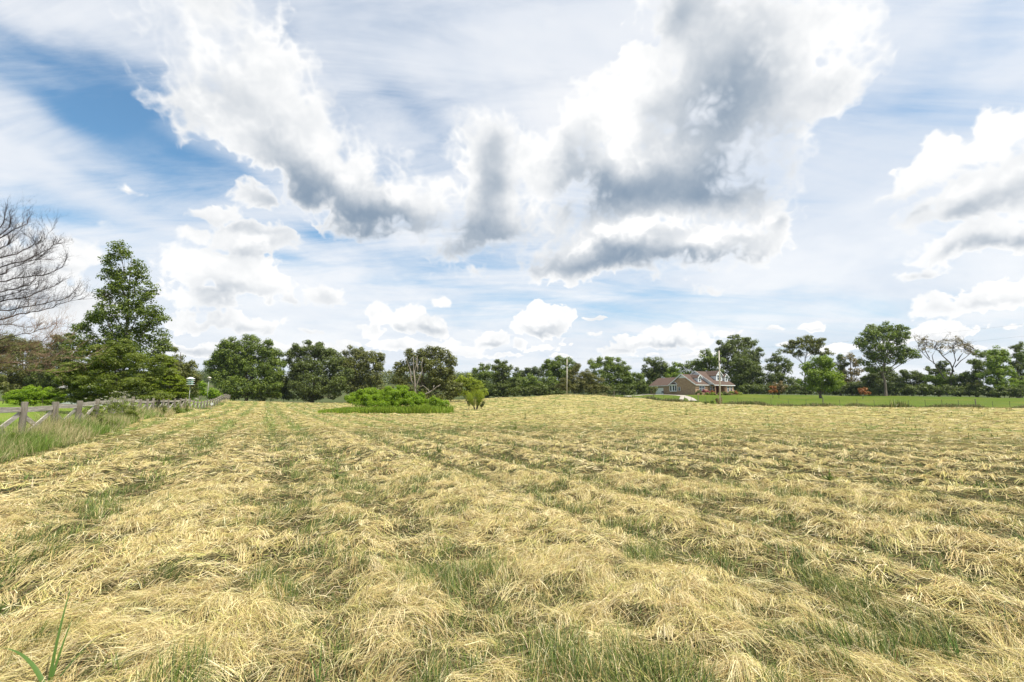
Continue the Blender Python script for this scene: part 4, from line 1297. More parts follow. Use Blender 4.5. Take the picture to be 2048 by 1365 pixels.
# --- bare tree on the left: main boughs traced, twigs grown on them
def bare_tree():
    D0 = 22.0
    tx = -230
    bx, by = P(tx, 800, D0)[:2]; bz = gz(bx, by)
    root = empty('bare_tree', (bx, by, bz - .1), 'leafless tree whose dark branches and twigs reach in from the left edge', 'tree')
    top = P(tx, 330, D0)
    mb = MB()
    trunk = [np.array((bx, by, bz - .2)), P(tx + 4, 700, D0), P(tx - 3, 600, D0), P(tx + 2, 480, D0), P(tx, 330, D0)]
    mb.tube(trunk, [.26, .21, .17, .12, .05], 10)
    mb.build('trunk', M_TWIG, root, True)
    tr = lambda py: P(tx, py, D0)
    boughs = [
        ([(0, 470), (19, 455), (23, 444), (20, 425)], 520), ([(0, 478), (23, 463), (41, 454), (53, 446), (62, 433)], 540), ([(0, 455), (8, 438), (12, 415)], 500),
        ([(0, 517), (21, 512), (40, 503), (59, 496), (75, 487), (82, 474)], 570), ([(0, 535), (47, 523), (76, 509), (102, 497), (118, 487)], 590),
        ([(0, 551), (15, 538), (40, 530), (73, 519), (94, 508)], 610), ([(0, 566), (29, 558), (70, 552), (96, 548), (123, 535), (131, 523), (135, 512)], 620),
        ([(0, 584), (32, 578), (59, 571), (69, 560), (78, 545)], 630), ([(0, 604), (33, 598), (63, 592), (84, 581), (109, 573), (124, 560)], 640),
        ([(0, 622), (33, 618), (57, 614), (92, 607), (119, 601), (138, 592), (166, 568)], 655), ([(0, 639), (24, 635), (41, 628), (61, 625), (95, 618), (113, 610), (140, 603), (162, 590)], 665),
        ([(0, 709), (30, 702), (61, 700), (92, 692), (127, 683)], 705), ([(0, 726), (53, 724), (80, 722), (110, 718)], 715), ([(0, 680), (30, 672), (60, 668), (95, 655), (118, 645)], 690),
        ([(0, 650), (25, 652), (50, 655), (70, 652)], 675),
        ([(0, 695), (40, 690), (80, 684), (112, 672)], 700), ([(0, 740), (35, 738), (70, 742)], 722), ([(0, 500), (14, 492), (34, 478)], 550), ([(0, 594), (40, 584), (60, 574)], 640),
    ]
    bm_, tw, tan = MB(), MB(), MB()

    def twig(m, p, d, L, r, lvl):
        pts = [p]; rad = [r]
        d = d / np.linalg.norm(d)
        n = 6 if lvl < 0 else 4 if lvl < 2 else 3
        for i in range(n):
            d = d + np.array((0, 0, .05 if lvl < 0 else .10)) + rng.normal(0, .18, 3)
            d /= np.linalg.norm(d)
            pts.append(pts[-1] + d * L / n); rad.append(r * (1 - .75 * (i + 1) / n))
        m.tube(pts, rad, 3, cap=False)
        if lvl < 2:
            for _ in range(rng.integers(7, 11) if lvl < 0 else rng.integers(2, 5) if lvl else rng.integers(3, 6)):
                i = rng.integers(1, n + 1)
                dd = (pts[i] - pts[i - 1]); dd /= np.linalg.norm(dd)
                twig(m, pts[i], dd + rng.normal(0, .55, 3) + np.array((.1, 0, .25)), L * rng.uniform(.35, .65), rad[i] * .75 + .0012, lvl + 1)

    for k, (line, root_y) in enumerate(boughs):
        dep = D0 + rng.uniform(-1.3, 1.3)
        low = line[0][1] > 645
        w0 = [tr(root_y), P(-110, (root_y + line[0][1]) / 2 + 6, (D0 + dep) / 2), P(-45, line[0][1] + 8, dep)] + [P(x, y, dep + .25 * math.sin(i * 1.7 + k)) for i, (x, y) in enumerate(line)]
        w = [w0[0]]
        for p, q in zip(w0[:-1], w0[1:]):
            w += [(p + q) / 2 + rng.normal(0, .035, 3), q + rng.normal(0, .02, 3)]
        n = len(w)
        big = .020 if low else .031
        bm_.tube(w, [.07] + [big * (1 - .88 * (i / (n - 1)) ** 1.4) + .005 for i in range(1, n)], 5, cap=False)
        for _ in range(0 if line[0][1] < 500 else 3):
            i = rng.integers(4, n - 1); d = w[i + 1] - w[i - 1]; d /= np.linalg.norm(d)
            twig(tan if low else tw, w[i], d + np.array((rng.normal(0, .25), rng.normal(0, .7), rng.uniform(-.35, .45))), rng.uniform(.9, 1.9), .012, -1)
        for i in range(1, n - 1):
            seg = w[i + 1] - w[i]; L = np.linalg.norm(seg)
            cnt = int(L * (14 if low else 15)) + 1
            for _ in range(cnt):
                t = rng.uniform(0, 1); p = w[i] + seg * t
                d = seg / L * rng.uniform(.6, 1.2) + np.array((rng.normal(0, .3), rng.normal(0, .55), rng.uniform(-.25, .75) if low else rng.uniform(.05, .8)))
                twig(tan if low and rng.random() < .8 else tw, p, d, rng.uniform(.3, .85) * (1.0 - .35 * i / n), rng.uniform(.0035, .0065), 0 if rng.random() < .5 else 1)
    bm_.build('branch', M_TWIG, root, True)
    tw.build('twig', M_TWIG, root)
    tan.build('twig', M_TANTWIG, root)


bare_tree()


# --- bare branched tree in the right tree line
def bare_far():
    d = 126
    bx, by = P(1906, 790, d)[:2]
    root = empty('bare_tree', (bx, by, gz(bx, by)), 'nearly leafless tree with forked grey limbs in the right tree row', 'tree')
    mb = MB()
    lines = [([(1906, 792), (1906, 765), (1905, 745)], .34, .25), ([(1905, 745), (1898, 726), (1888, 712), (1878, 704), (1868, 696)], .20, .05),
             ([(1905, 748), (1908, 735), (1912, 722), (1908, 710), (1903, 698)], .19, .05), ([(1909, 735), (1918, 722), (1930, 716), (1938, 706), (1948, 698)], .14, .04), ([(1912, 722), (1922, 712), (1928, 700), (1926, 690)], .15, .04),
             ([(1888, 760), (1880, 742), (1868, 728), (1855, 718), (1846, 706), (1838, 694)], .16, .04), ([(1855, 718), (1850, 700), (1856, 690), (1852, 680)], .12, .03),
             ([(1868, 728), (1866, 712), (1872, 700)], .12, .03)]
    tips = []
    for pts, r0, r1 in lines:
        w = [P(x, y, d) + np.array((0, rng.normal(0, .3), 0)) for x, y in pts]
        mb.tube(w, [r0 + (r1 - r0) * i / (len(w) - 1) for i in range(len(w))], 6)
        tips += w[1:]
    mb.build('trunk', noise_mat("grey bark", (.10, .085, .075), (.19, .165, .14), 2, .9), root, True)
    tw = MB(); ends = []
    tgt = [(1885, 690), (1895, 680), (1905, 675), (1915, 678), (1925, 682), (1935, 688), (1945, 695), (1940, 705), (1932, 700), (1918, 690), (1900, 690), (1875, 688), (1865, 690), (1858, 684), (1848, 678), (1842, 688), (1836, 698), (1846, 700), (1905, 700), (1950, 705), (1890, 700), (1912, 684), (1930, 695), (1880, 695), (1852, 690), (1838, 682)]
    for x, y in tgt * 4:
        q = P(x + rng.normal(0, 4), y + rng.normal(0, 4), d + rng.normal(0, 2.0))
        j = np.argsort([np.linalg.norm(p - q) for p in tips])[rng.integers(0, 3)]
        pts = limb(tw, tips[j], q, .06, .015, 4, -.06, .12, 4)
        ends.append(q); ends.append(pts[3])
        for _ in range(3):
            limb(tw, pts[rng.integers(2, 5)], q + rng.normal(0, .7, 3) + np.array((0, 0, .4)), .02, .008, 3, 0, .1, 3)
    tw.build('twig', M_TWIG, root)
    v, q, t = leaf_cloud(np.array(ends), np.full(len(ends), .5), 2200, .13)
    link('leaves', mesh_np('leaves', v, q, attrs={'tint': t}), L_TAN, root)


bare_far()


# --- far wooded hills: one mass
def forest():
    cs, rs = [], []
    for px0, px1, d, n, topy in ((360, 470, 340, 70, 742), (660, 1000, 390, 200, 746), (540, 700, 380, 60, 752), (960, 1320, 330, 130, 762), (1300, 2100, 300, 200, 772), (-200, 360, 330, 130, 745)):
        for _ in range(n):
            px = rng.uniform(px0, px1); dd = d + rng.uniform(-30, 40)
            x = P(px, 800, dd)[0]; g = gz(x, dd)
            ztop = P(px, topy + rng.normal(0, 3), dd)[2]
            h = max(6.0, ztop - g)
            for f in (1.0, .72, .45, .2):
                cs.append((x + rng.normal(0, 1.5), dd + rng.normal(0, 2), g + h * f - 2.5)); rs.append(rng.uniform(3.0, 4.6))
    v, q, t = leaf_cloud(np.array(cs), np.array(rs), 150000, .62, up=.6)
    o = link('forest', mesh_np('forest', v, q, attrs={'tint': t}), L_FAR)
    tag(o, 'far bluish wooded hills between the nearer trees', None, None, 'stuff')


forest()

# ------------------------------------------------------------------ plank fence on the left
M_PLANK = noise_mat("weathered plank", (.30, .265, .22), (.52, .47, .41), 3.0, .85, .5, stretch=(.35, .35, 5), c3=(.17, .145, .12))
M_POST = noise_mat("weathered post", (.105, .088, .07), (.225, .195, .16), 3.0, .9, .6, stretch=(3, 3, .5), c3=(.15, .15, .08))


def along(pts, step):
    out = []; acc = 0; pts = [np.array(p, float) for p in pts]
    for a, b in zip(pts[:-1], pts[1:]):
        L = np.linalg.norm(b - a); s = acc
        while s < L:
            out.append(a + (b - a) * s / L); s += step
        acc = s - L
    return out


def plank_fence(name, label, pts, h=1.37, brace=True, thick=.098, rail=.17, rails=(1.15,)):
    x0, y0 = pts[0]
    root = empty(name, (x0, y0, gz(x0, y0)), label, 'fence')
    for i, p in enumerate(pts):
        g = gz(*p)
        dx, dy = rng.normal(0, .012, 2)
        mb = MB(); hh = h + rng.normal(0, .025)
        r = thick * rng.uniform(.88, 1.12)
        ring = [1.04, 1.0, .98, .97, .9]
        zs = [-.3, .3, .8, hh - .02, hh]
        mb.tube([(p[0] + dx * z, p[1] + dy * z, g + z) for z in zs], [r * f for f in ring], 12)
        mb.build('post', M_POST, root, True)
    for a, b in zip(pts[:-1], pts[1:]):
        d = b - a; d = d / np.linalg.norm(d); nrm = np.array((d[1], -d[0])) * -1
        ga, gb = gz(*a), gz(*b)
        off = np.array((*(nrm * (thick * .6)), 0))
        for rz in rails:
            mb = MB()
            mb.bar(np.array((*(a + d * .02), ga + rz + rng.normal(0, .02))) + off, np.array((*(b - d * .02), gb + rz + rng.normal(0, .02))) + off, rail, .035)
            mb.build('rail', M_PLANK, root)
        if brace:
            for s, (z0, z1) in enumerate(((.12, .98), (.98, .12))):
                mb = MB()
                o2 = off * (1.0 + .36 * (s + 1) * .9)
                mb.bar(np.array((*(a + d * .10), ga + z0)) + o2, np.array((*(b - d * .10), gb + z1)) + o2, rail * .95, .03)
                mb.build('brace', M_PLANK, root)
    return root


fpts = along([FENCE[0]] + FENCE[1:], 3.0)
# slide so that one post stands at photo column 59
target = None
best = min(range(len(fpts)), key=lambda i: abs(fpts[i][0] / fpts[i][1] + 1.06))
shift = 15.0 - fpts[best][1]
fpts = along([(-0.6 * (4.0 + shift % 2.57) - 6.9, 4.0 + shift % 2.57)] + FENCE[1:], 3.0)
plank_fence('plank_fence', 'long weathered grey plank fence with crossed braces running down the left side', fpts)
plank_fence('paddock_fence', 'short crossed plank fence far behind the long fence near the birdhouse', along([P(368, 800, 92)[:2], P(398, 800, 95)[:2], P(432, 800, 97)[:2]], 3.2), h=1.3)


# ------------------------------------------------------------------ weeds along the fences
def weeds():
    parts = []

    def strip(n, line_fn, w0, w1, y0, y1, H, W, pal_dry, seglen=3):
        y = y0 + (y1 - y0) * rng.uniform(0, 1, n) ** 1.6
        off = rng.uniform(0, 1, n) ** 1.2 * (w1 - w0) + w0
        x = line_fn(y) + off
        edge = 1 - np.clip((off - w0) / (w1 - w0), 0, 1)
        cl = fbm(x * .9, y * .45, 3, 201)
        k = rng.uniform(0, 1, n) < np.clip(.75 + cl * 1.1, .15, 1)
        x, y, cl, edge = x[k], y[k], cl[k], edge[k]; n = len(x)
        hh = H * rng.uniform(.35, 1.15, n) * (.45 + .65 * edge) * (.75 + .5 * cl)
        dryp = np.clip(pal_dry + .9 * fbm(x * .5, y * .3, 2, 211), .05, .95)
        dry = rng.uniform(0, 1, n) < dryp
        c = np.where(dry[:, None], pick(np.array([(.56, .47, .24), (.62, .52, .29), (.46, .37, .18)]), n), pick(np.array([(.15, .24, .03), (.22, .32, .05), (.11, .18, .03), (.28, .33, .10)]), n))
        z = land(x, y) - .02
        far = np.clip(y / 22, .6, 3.2)
        parts.append(upright(np.c_[x, y, z], hh, W * far * rng.uniform(.6, 1.4, n), rng.uniform(0, 6.28, n), np.abs(rng.normal(.35, .3, n)), c, seglen))

    strip(34000, fence_x, -.30, 1.45, 7, 24, 1.12, .012, .36)
    strip(26000, fence_x, -.30, 1.35, 22, 48, 1.0, .014, .36)
    strip(9000, fence_x, -.3, 1.0, 46, 99, .7, .016, .30)
    strip(1500, fence_x, -.3, 1.2, 7, 30, 1.65, .007, 1.0)
    strip(900, fence_x, -.3, .9, 28, 60, 1.5, .009, 1.0)
    strip(5000, fence_x, -.2, 1.0, 7, 40, .75, .035, -.6)
    strip(7000, fence_x, -2.0, -.2, 8, 60, .30, .012, .15)
    v, q, c = join(parts)
    o = link('weeds', mesh_np('weeds', v, q, attrs={'col': c}), M_BLADE)
    tag(o, 'tall mixed dry and green weeds along the plank fence', None, None, 'stuff')
    parts.clear()
    # along the wire fence on the right
    n = 46000
    xs = rng.uniform(WIRE[0][0] - 3, WIRE[-1][0], n); ys = wire_y(np.clip(xs, WIRE[0][0], None)) + rng.normal(-.3, .45, n)
    ys = np.where(xs < WIRE[0][0], 116 + rng.normal(0, .8, n), ys)
    cl = fbm(xs * .35, ys * .35, 3, 301)
    k = rng.uniform(0, 1, n) < np.clip(.55 + cl * 1.2, .12, 1)
    xs, ys, cl = xs[k], ys[k], cl[k]; n = len(xs)
    dry = rng.uniform(0, 1, n) < .45
    c = np.where(dry[:, None], pick(np.array([(.42, .36, .18), (.34, .28, .14)]), n), pick(np.array([(.10, .15, .03), (.15, .21, .04), (.07, .11, .025)]), n))
    parts.append(upright(np.c_[xs, ys, land(xs, ys) - .03], rng.uniform(.15, .62, n) * (.8 + cl), rng.uniform(.03, .06, n), rng.uniform(0, 6.28, n), np.abs(rng.normal(.4, .3, n)), c, 2))
    v, q, c = join(parts)
    o = link('weeds', mesh_np('weeds', v, q, attrs={'col': c}), M_BLADE)
    tag(o, 'ragged weeds along the foot of the wire fence', None, None, 'stuff')
    parts.clear()
    # rim of tall grass round the thicket
    n = 26000
    px = rng.uniform(640, 908, n); d = rng.uniform(49.5, 56, n)
    e = ((px - 775) / 135) ** 2 + ((d - 53.5) / 4.6) ** 2
    k = e < 1 + .15 * rng.normal(0, 1, n)
    px, d = px[k], d[k]; n = len(px)
    x = (px - 1024) / 910 * d; z = land(x, d)
    hh = rng.uniform(.3, .75, n) * (1 + .35 * fbm(x * .6, d * .6, 2, 5)) * np.interp(px, (640, 700, 860, 908), (.35, .8, 1.25, .9))
    c = pick(np.array([(.19, .28, .02), (.26, .36, .03), (.14, .22, .02), (.30, .36, .05)]), n)
    parts.append(upright(np.c_[x, d, z - .03], hh, rng.uniform(.025, .05, n), rng.uniform(0, 6.28, n), np.abs(rng.normal(.3, .25, n)), c, 2))
    v, q, c = join(parts)
    o = link('tall_grass', mesh_np('tall_grass', v, q, attrs={'col': c}), M_BLADE)
    tag(o, 'bright tall grass fringing the willow thicket', None, None, 'stuff')


weeds()


# leafy weeds with pale flower heads over the plank fence
M_FLOWER = noise_mat("pale flower head", (.62, .60, .42), (.80, .78, .62), 9, .8)
def flower_weed(px, d, h, label):
    x, y = P(px, 800, d)[:2]; z = gz(x, y)
    root = empty('flowering_weed', (x, y, z), label, 'weed', 'flowering weeds at the plank fence')
    mb, fl = MB(), MB(); pc, pr = [], []
    for _ in range(7):
        a = rng.uniform(0, 6.28); s = rng.uniform(.05, .45)
        tip = np.array((x + math.cos(a) * s, y + math.sin(a) * s, z + h * rng.uniform(.7, 1.05)))
        mid = (np.array((x, y, z)) + tip) / 2 + np.array((0, 0, .1))
        mb.tube([(x, y, z), mid, tip], [.010, .008, .004], 4, cap=False)
        pc += [mid, (mid + tip) / 2, (mid + np.array((x, y, z))) / 2]; pr += [.16, .12, .2]
        R0 = rng.uniform(.03, .06)
        for _k in range(9):
            p = tip + np.array((rng.normal(0, R0), rng.normal(0, R0), rng.normal(.01, .012)))
            fl.add([p + np.array((.016 * math.cos(t), .016 * math.sin(t), .006 * (i % 2))) for i, t in enumerate(np.linspace(0, 5.2, 6))] + [p + np.array((0, 0, -.02))],
                   [(0, 1, 2, 3, 4, 5)] + [(i, (i + 1) % 6, 6) for i in range(6)])
    mb.build('stem', L_MIDSTEM, root)
    v, q, t = leaf_cloud(np.array(pc), np.array(pr), 420, .05, aspect=.4, shell=.1)
    link('leaves', mesh_np('leaves', v, q, attrs={'tint': t}), L_ARCH, root)
    tag(fl.build('flower', M_FLOWER, root), None, None, None, 'stuff')


L_MIDSTEM = noise_mat("weed stem", (.14, .18, .05), (.24, .26, .09), 4, .8)
for (px, d, h), lab in zip([(188, 22.5, 1.35), (205, 23.5, 1.5), (222, 24.6, 1.6), (238, 25.5, 1.75), (252, 26.5, 1.5), (268, 27.5, 1.2), (170, 21.5, 1.15), (330, 38, 1.0), (356, 44, 1.1), (376, 47, 1.2)],
                           ['pale flowered weed hiding the fourth fence post', 'pale flowered weed just right of the fourth fence post', 'tall flowered weed in the middle of the fence weeds',
                            'tallest pale flowered weed over the fence rail', 'pale flowered weed right of the tallest one', 'low flowered weed before the row of close posts',
                            'short flowered weed right of the third fence post', 'flowered weed at the end of the close row of posts', 'flowered weed below the evergreen', 'leafy weed below the birdhouse']):
    flower_weed(px, d, h, lab)

for (px, d, w, h), lab in zip([(18, 13.3, 24, 22), (142, 18.2, 22, 20), (205, 21.6, 20, 18), (262, 26.5, 18, 15), (352, 43, 12, 10)],
                              ['leafy green weed clump at the left edge in front of the nearest braces', 'leafy green weed clump between the second and third fence posts', 'leafy dark green weed clump below the flowered weeds',
                               'low leafy weed clump before the close row of fence posts', 'small leafy weed clump at the fence below the evergreen']):
    yb = 800 - (gz(P(px, 800, d)[0], d) - HC) * 910 / d
    bush('leafy_weed', lab, px, d, [(px - w * .4, yb - h * .5, w * .6, h * .6), (px + w * .4, yb - h * .4, w * .6, h * .5), (px, yb - h * .8, w * .5, h * .5)], L_ARCH, leaf=2.2, dens=1.5, puff=5, aspect=.35, trunk_r=.012, limbs=False, cat='weed')

# single stalks standing in the mown field
M_STALK = noise_mat("weed stalk", (.10, .14, .04), (.20, .22, .08), 4, .8)
def stalk(px, py, hpx, label):
    b = at_px(px, py); sc = b[1] / 910
    mb = MB()
    root = empty('weed_stalk', b - np.array((0, 0, .04)), label, 'weed', 'weed stalks left standing in the hay')
    for k in range(3):
        tip = b + np.array((rng.normal(0, .06), rng.normal(0, .06), hpx * sc * (1 - .3 * k)))
        mb.tube([b, (b + tip) / 2 + rng.normal(0, .02, 3), tip], [.014, .012, .007], 5)
    mb.build('stem', M_STALK, root)
    f = min(1.0, b[1] / 40)
    pts = np.array([b + np.array((0, 0, .10 * f)), b + np.array((.1 * f, 0, .06)), b + np.array((-.1 * f, 0, .06)), b + np.array((0, 0, hpx * sc * .6))])
    v, q, t = leaf_cloud(pts, np.array([.16, .14, .14, .10]) * f, int(40 + 80 * f), .03 + .02 * f, aspect=.2, up=.0)
    link('leaves', mesh_np('leaves', v, q, attrs={'tint': t}), L_MID, root)


for (px, py, h), lab in zip([(927, 833, 13), (1050, 840, 18), (1186, 828, 11), (1373, 832, 13), (878, 905, 28), (1026, 900, 22), (1030, 858, 15), (1240, 828, 8), (672, 958, 26), (1660, 962, 22)],
                            ['thin weed stalk below the fan shaped willow shrub', 'lone upright weed stalk in the middle of the field', 'small weed stalk right of the middle of the field',
                             'dark weed stalk below the house', 'tall green weed stalk left of the centre of the hay', 'tall green weed stalk near the centre of the hay', 'faint weed stalk between the willow and the centre',
                             'tiny weed stalk below the driveway', 'green weed stalk in the left mower track', 'green weed stalk in the hay at the right']):
    stalk(px, py, h, lab)


# ------------------------------------------------------------------ wire fence on the right
M_STEEL = noise_mat("dull steel post", (.07, .075, .06), (.13, .13, .11), 5, .7)
M_WOODPOST = noise_mat("grey wood post", (.16, .13, .10), (.28, .24, .19), 3, .9, .4, stretch=(2, 2, .4))
def wire_fence():
    pts = along(WIRE, 2.6)
    root = empty('wire_fence', (pts[0][0], pts[0][1], gz(*pts[0])), 'low wire fence on thin dark posts between the hay field and the lawn', 'fence')
    tops = []
    for i, p in enumerate(pts):
        g = gz(*p); wood = i % 9 == 4
        h = (1.45 if wood else 1.2) + rng.normal(0, .05)
        mb = MB(); lean = rng.normal(0, .03, 2)
        r = .075 if wood else .03
        mb.tube([(p[0], p[1], g - .2), (p[0] + lean[0], p[1] + lean[1], g + h)], [r, r * .9], 8 if wood else 5)
        mb.build('post', M_WOODPOST if wood else M_STEEL, root)
        tops.append((p[0], p[1], g))
    mb = MB()
    for z in (.3, .6, .85, 1.1):
        for a, b in zip(tops[:-1], tops[1:]):
            mb.tube([(a[0], a[1] - .03, a[2] + z), (b[0], b[1] - .03, b[2] + z)], [.005, .005], 3, cap=False)
    mb.build('wire', M_STEEL, root)


wire_fence()
for (px, d, n), lab in zip(((1786, 73.6, 60), (1801, 73.6, 110), (1745, 74.5, 30)), ('tall green weed clump leaning on the wire fence, left of its neighbour', 'widest tall green weed clump at the wire fence', 'low weed clump at the thick wood post of the wire fence')):
    x, y = P(px, 800, d)[:2]
    tuft('weed_clump', x, y, n, 1.5 if px > 1750 else .6, .05, lab, 'weed', lean=.12, spread=.3)
x, y = P(1436, 800, 83.5)[:2]
bush('pole_bush', 'reddish brown brush at the foot of the right utility pole', 1439, 83.2, [(1434, 801, 4, 6), (1441, 799, 4, 7), (1438, 805, 8, 4)], L_TAN, leaf=1.3, puff=2.5, limbs=False)
bush('pole_bush', 'green brush left of the foot of the right utility pole', 1412, 84, [(1412, 805, 9, 3), (1425, 804, 6, 4)], L_MID, leaf=1.3, puff=2.5, limbs=False)

# ------------------------------------------------------------------ utility poles and wires
M_POLE = noise_mat("pale utility pole wood", (.44, .385, .31), (.60, .54, .46), 2.5, .85, .3, stretch=(3, 3, .25))
M_WIRE = noise_mat("overhead wire", (.08, .08, .08), (.12, .12, .12), 1, .6)
def pole(px, base_d, top_py, label, extra):
    x, y = P(px, 800, base_d)[:2]; g = gz(x, y)
    top = P(px - 2 if px > 1400 else px, top_py, base_d)
    root = empty('utility_pole', (x, y, g), label, 'pole', 'utility poles')
    mb = MB(); mb.tube([(x, y, g - .3), ((x + top[0]) / 2, y, (g + top[2]) / 2), top], [.135, .115, .095], 12)
    mb.build('shaft', M_POLE, root, True)
    mb = MB(); mb.tube([top + np.array((0, 0, -.02)), top + np.array((0, 0, .16))], [.035, .05], 8)
    mb.tube([top + np.array((0, 0, .16)), top + np.array((0, 0, .22))], [.06, .03], 8)
    mb.build('insulator', M_STEEL, root)
    mb = MB(); mb.bar(top + np.array((-.16, -.14, -extra)), top + np.array((.16, -.14, -extra)), .10, .10)
    mb.bar(top + np.array((.2, 0, -extra - .25)), top + np.array((.2, 0, -extra + .25)), .14, .14, (0, 1, 0))
    mb.build('bracket', M_STEEL, root)
    return top


t1 = pole(1134, 114, 718, 'pale wooden utility pole standing on the crest of the field', 1.6)
t2 = pole(1440, 82.5, 702, 'pale wooden utility pole standing before the right half of the house', 1.9)
t3 = np.array((70.0, 56.0, t2[2] + 1.2)); g3 = gz(t3[0], t3[1])


def cable(a, b, sag, label):
    mb = MB(); n = 24; pts = []
    for i in range(n + 1):
        t = i / n
        pts.append(a + (b - a) * t + np.array((0, 0, -sag * 4 * t * (1 - t))))
    mb.tube(pts, [.006] * (n + 1), 4, cap=False)
    o = mb.build('power_line', M_WIRE, None)
    tag(o, label, 'wire')


cable(t1 + np.array((0, 0, .2)), t2 + np.array((0, 0, .2)), .9, 'thin overhead wire strung between the two utility poles')
cable(t2 + np.array((0, 0, .2)), t3, .5, 'thin upper overhead wire running from the right utility pole to the right edge')
cable(t2 + np.array((0, 0, -1.5)), t3 + np.array((0, 0, -1.5)), .6, 'thin lower overhead wire running from the right utility pole to the right edge')

# ------------------------------------------------------------------ birdhouse, feeder, sign, shed
M_WHITE = noise_mat("white paint", (.70, .71, .70), (.82, .82, .80), 5, .5)
M_MINT = noise_mat("pale green paint", (.30, .52, .42), (.40, .60, .50), 5, .5)
M_DARK = noise_mat("dark opening", (.015, .015, .015), (.03, .03, .03), 3, .7)
M_METAL = noise_mat("grey metal pole", (.30, .30, .29), (.42, .42, .40), 5, .5, metal=.3)
d = 56.5
x, y = P(378, 800, d)[:2]; g = gz(x, y); sc = d / 910
root = empty('birdhouse', (x, y, g), 'white and pale green tiered birdhouse on a pole beside the evergreen', 'birdhouse')
zt = P(378, 757, d)[2]; zb = P(378, 770, d)[2]
mb = MB(); mb.tube([(x, y, g - .2), (x, y, zb)], [.035, .03], 8); mb.build('pole', M_METAL, root, True)
lv = (zt - zb) / 3
for k in range(3):
    z0 = zb + lv * k
    mb = MB(); mb.box((x, y, z0 + lv * .42), (.42, .42, lv * .62)); h_ = mb.build('nest_box', M_MINT, root)
    mb = MB()
    for s in (-.12, .12):
        mb.tube([(x + s, y - .208, z0 + lv * .42), (x + s, y - .216, z0 + lv * .42)], [.045, .045], 10)
    mb.build('entrance_hole', M_DARK, h_)
    mb = MB(); mb.box((x, y, z0 + lv * .06), (.62, .62, .04)); mb.build('ledge', M_WHITE, root)
mb = MB()
mb.add([(x - .34, y - .34, zt - .06), (x + .34, y - .34, zt - .06), (x + .34, y + .34, zt - .06), (x - .34, y + .34, zt - .06), (x - .1, y, zt + .14), (x + .1, y, zt + .14)],
       [(3, 2, 1, 0), (0, 1, 5, 4), (2, 3, 4, 5), (1, 2, 5), (3, 0, 4)])
mb.build('roof', M_WHITE, root)

d = 77.0
x, y = P(413, 800, d)[:2]; g = gz(x, y)
root = empty('bird_feeder', (x, y, g), 'small pale feeder box on a thin tall pole left of the big walnut', 'feeder')
zb = P(415, 760, d)[2]
mb = MB(); mb.tube([(x, y, g - .2), (x + .14, y, zb)], [.03, .025], 8); mb.build('pole', M_METAL, root, True)
mb = MB(); mb.box((x + .14, y, zb + .16), (.30, .30, .30)); mb.build('box', noise_mat("tan board", (.42, .38, .30), (.55, .50, .42), 4, .8), root)
mb = MB(); xx = x + .14
mb.add([(xx - .26, y - .24, zb + .30), (xx + .26, y - .24, zb + .30), (xx + .26, y + .24, zb + .30), (xx - .26, y + .24, zb + .30), (xx, y - .24, zb + .5), (xx, y + .24, zb + .5)],
       [(3, 2, 1, 0), (0, 1, 4), (2, 3, 5), (0, 4, 5, 3), (1, 2, 5, 4)])
mb.build('roof', noise_mat("pale shingle", (.5, .46, .40), (.62, .58, .5), 4, .8), root)

d = 63.0
x, y = P(423, 800, d)[:2]; g = gz(x, y)
zc = P(425, 808.5, d)[2]
root = empty('stake_sign', (x, y, g), 'small white diamond plate on a stake beside the far part of the plank fence', 'sign')
mb = MB(); mb.tube([(x, y, g - .2), (x + .1, y, zc)], [.025, .02], 6); mb.build('stake', M_PLANK, root)
mb = MB(); x2 = x + .12
mb.add([(x2 + a * .24, y - .03 + e, zc + b * .22) for e in (0, .012) for a, b in ((0, -1), (1, 0), (0, 1), (-1, 0))],
       [(0, 1, 2, 3), (7, 6, 5, 4), (0, 4, 5, 1), (1, 5, 6, 2), (2, 6, 7, 3), (3, 7, 4, 0)])
mb.build('plate', M_WHITE, root)


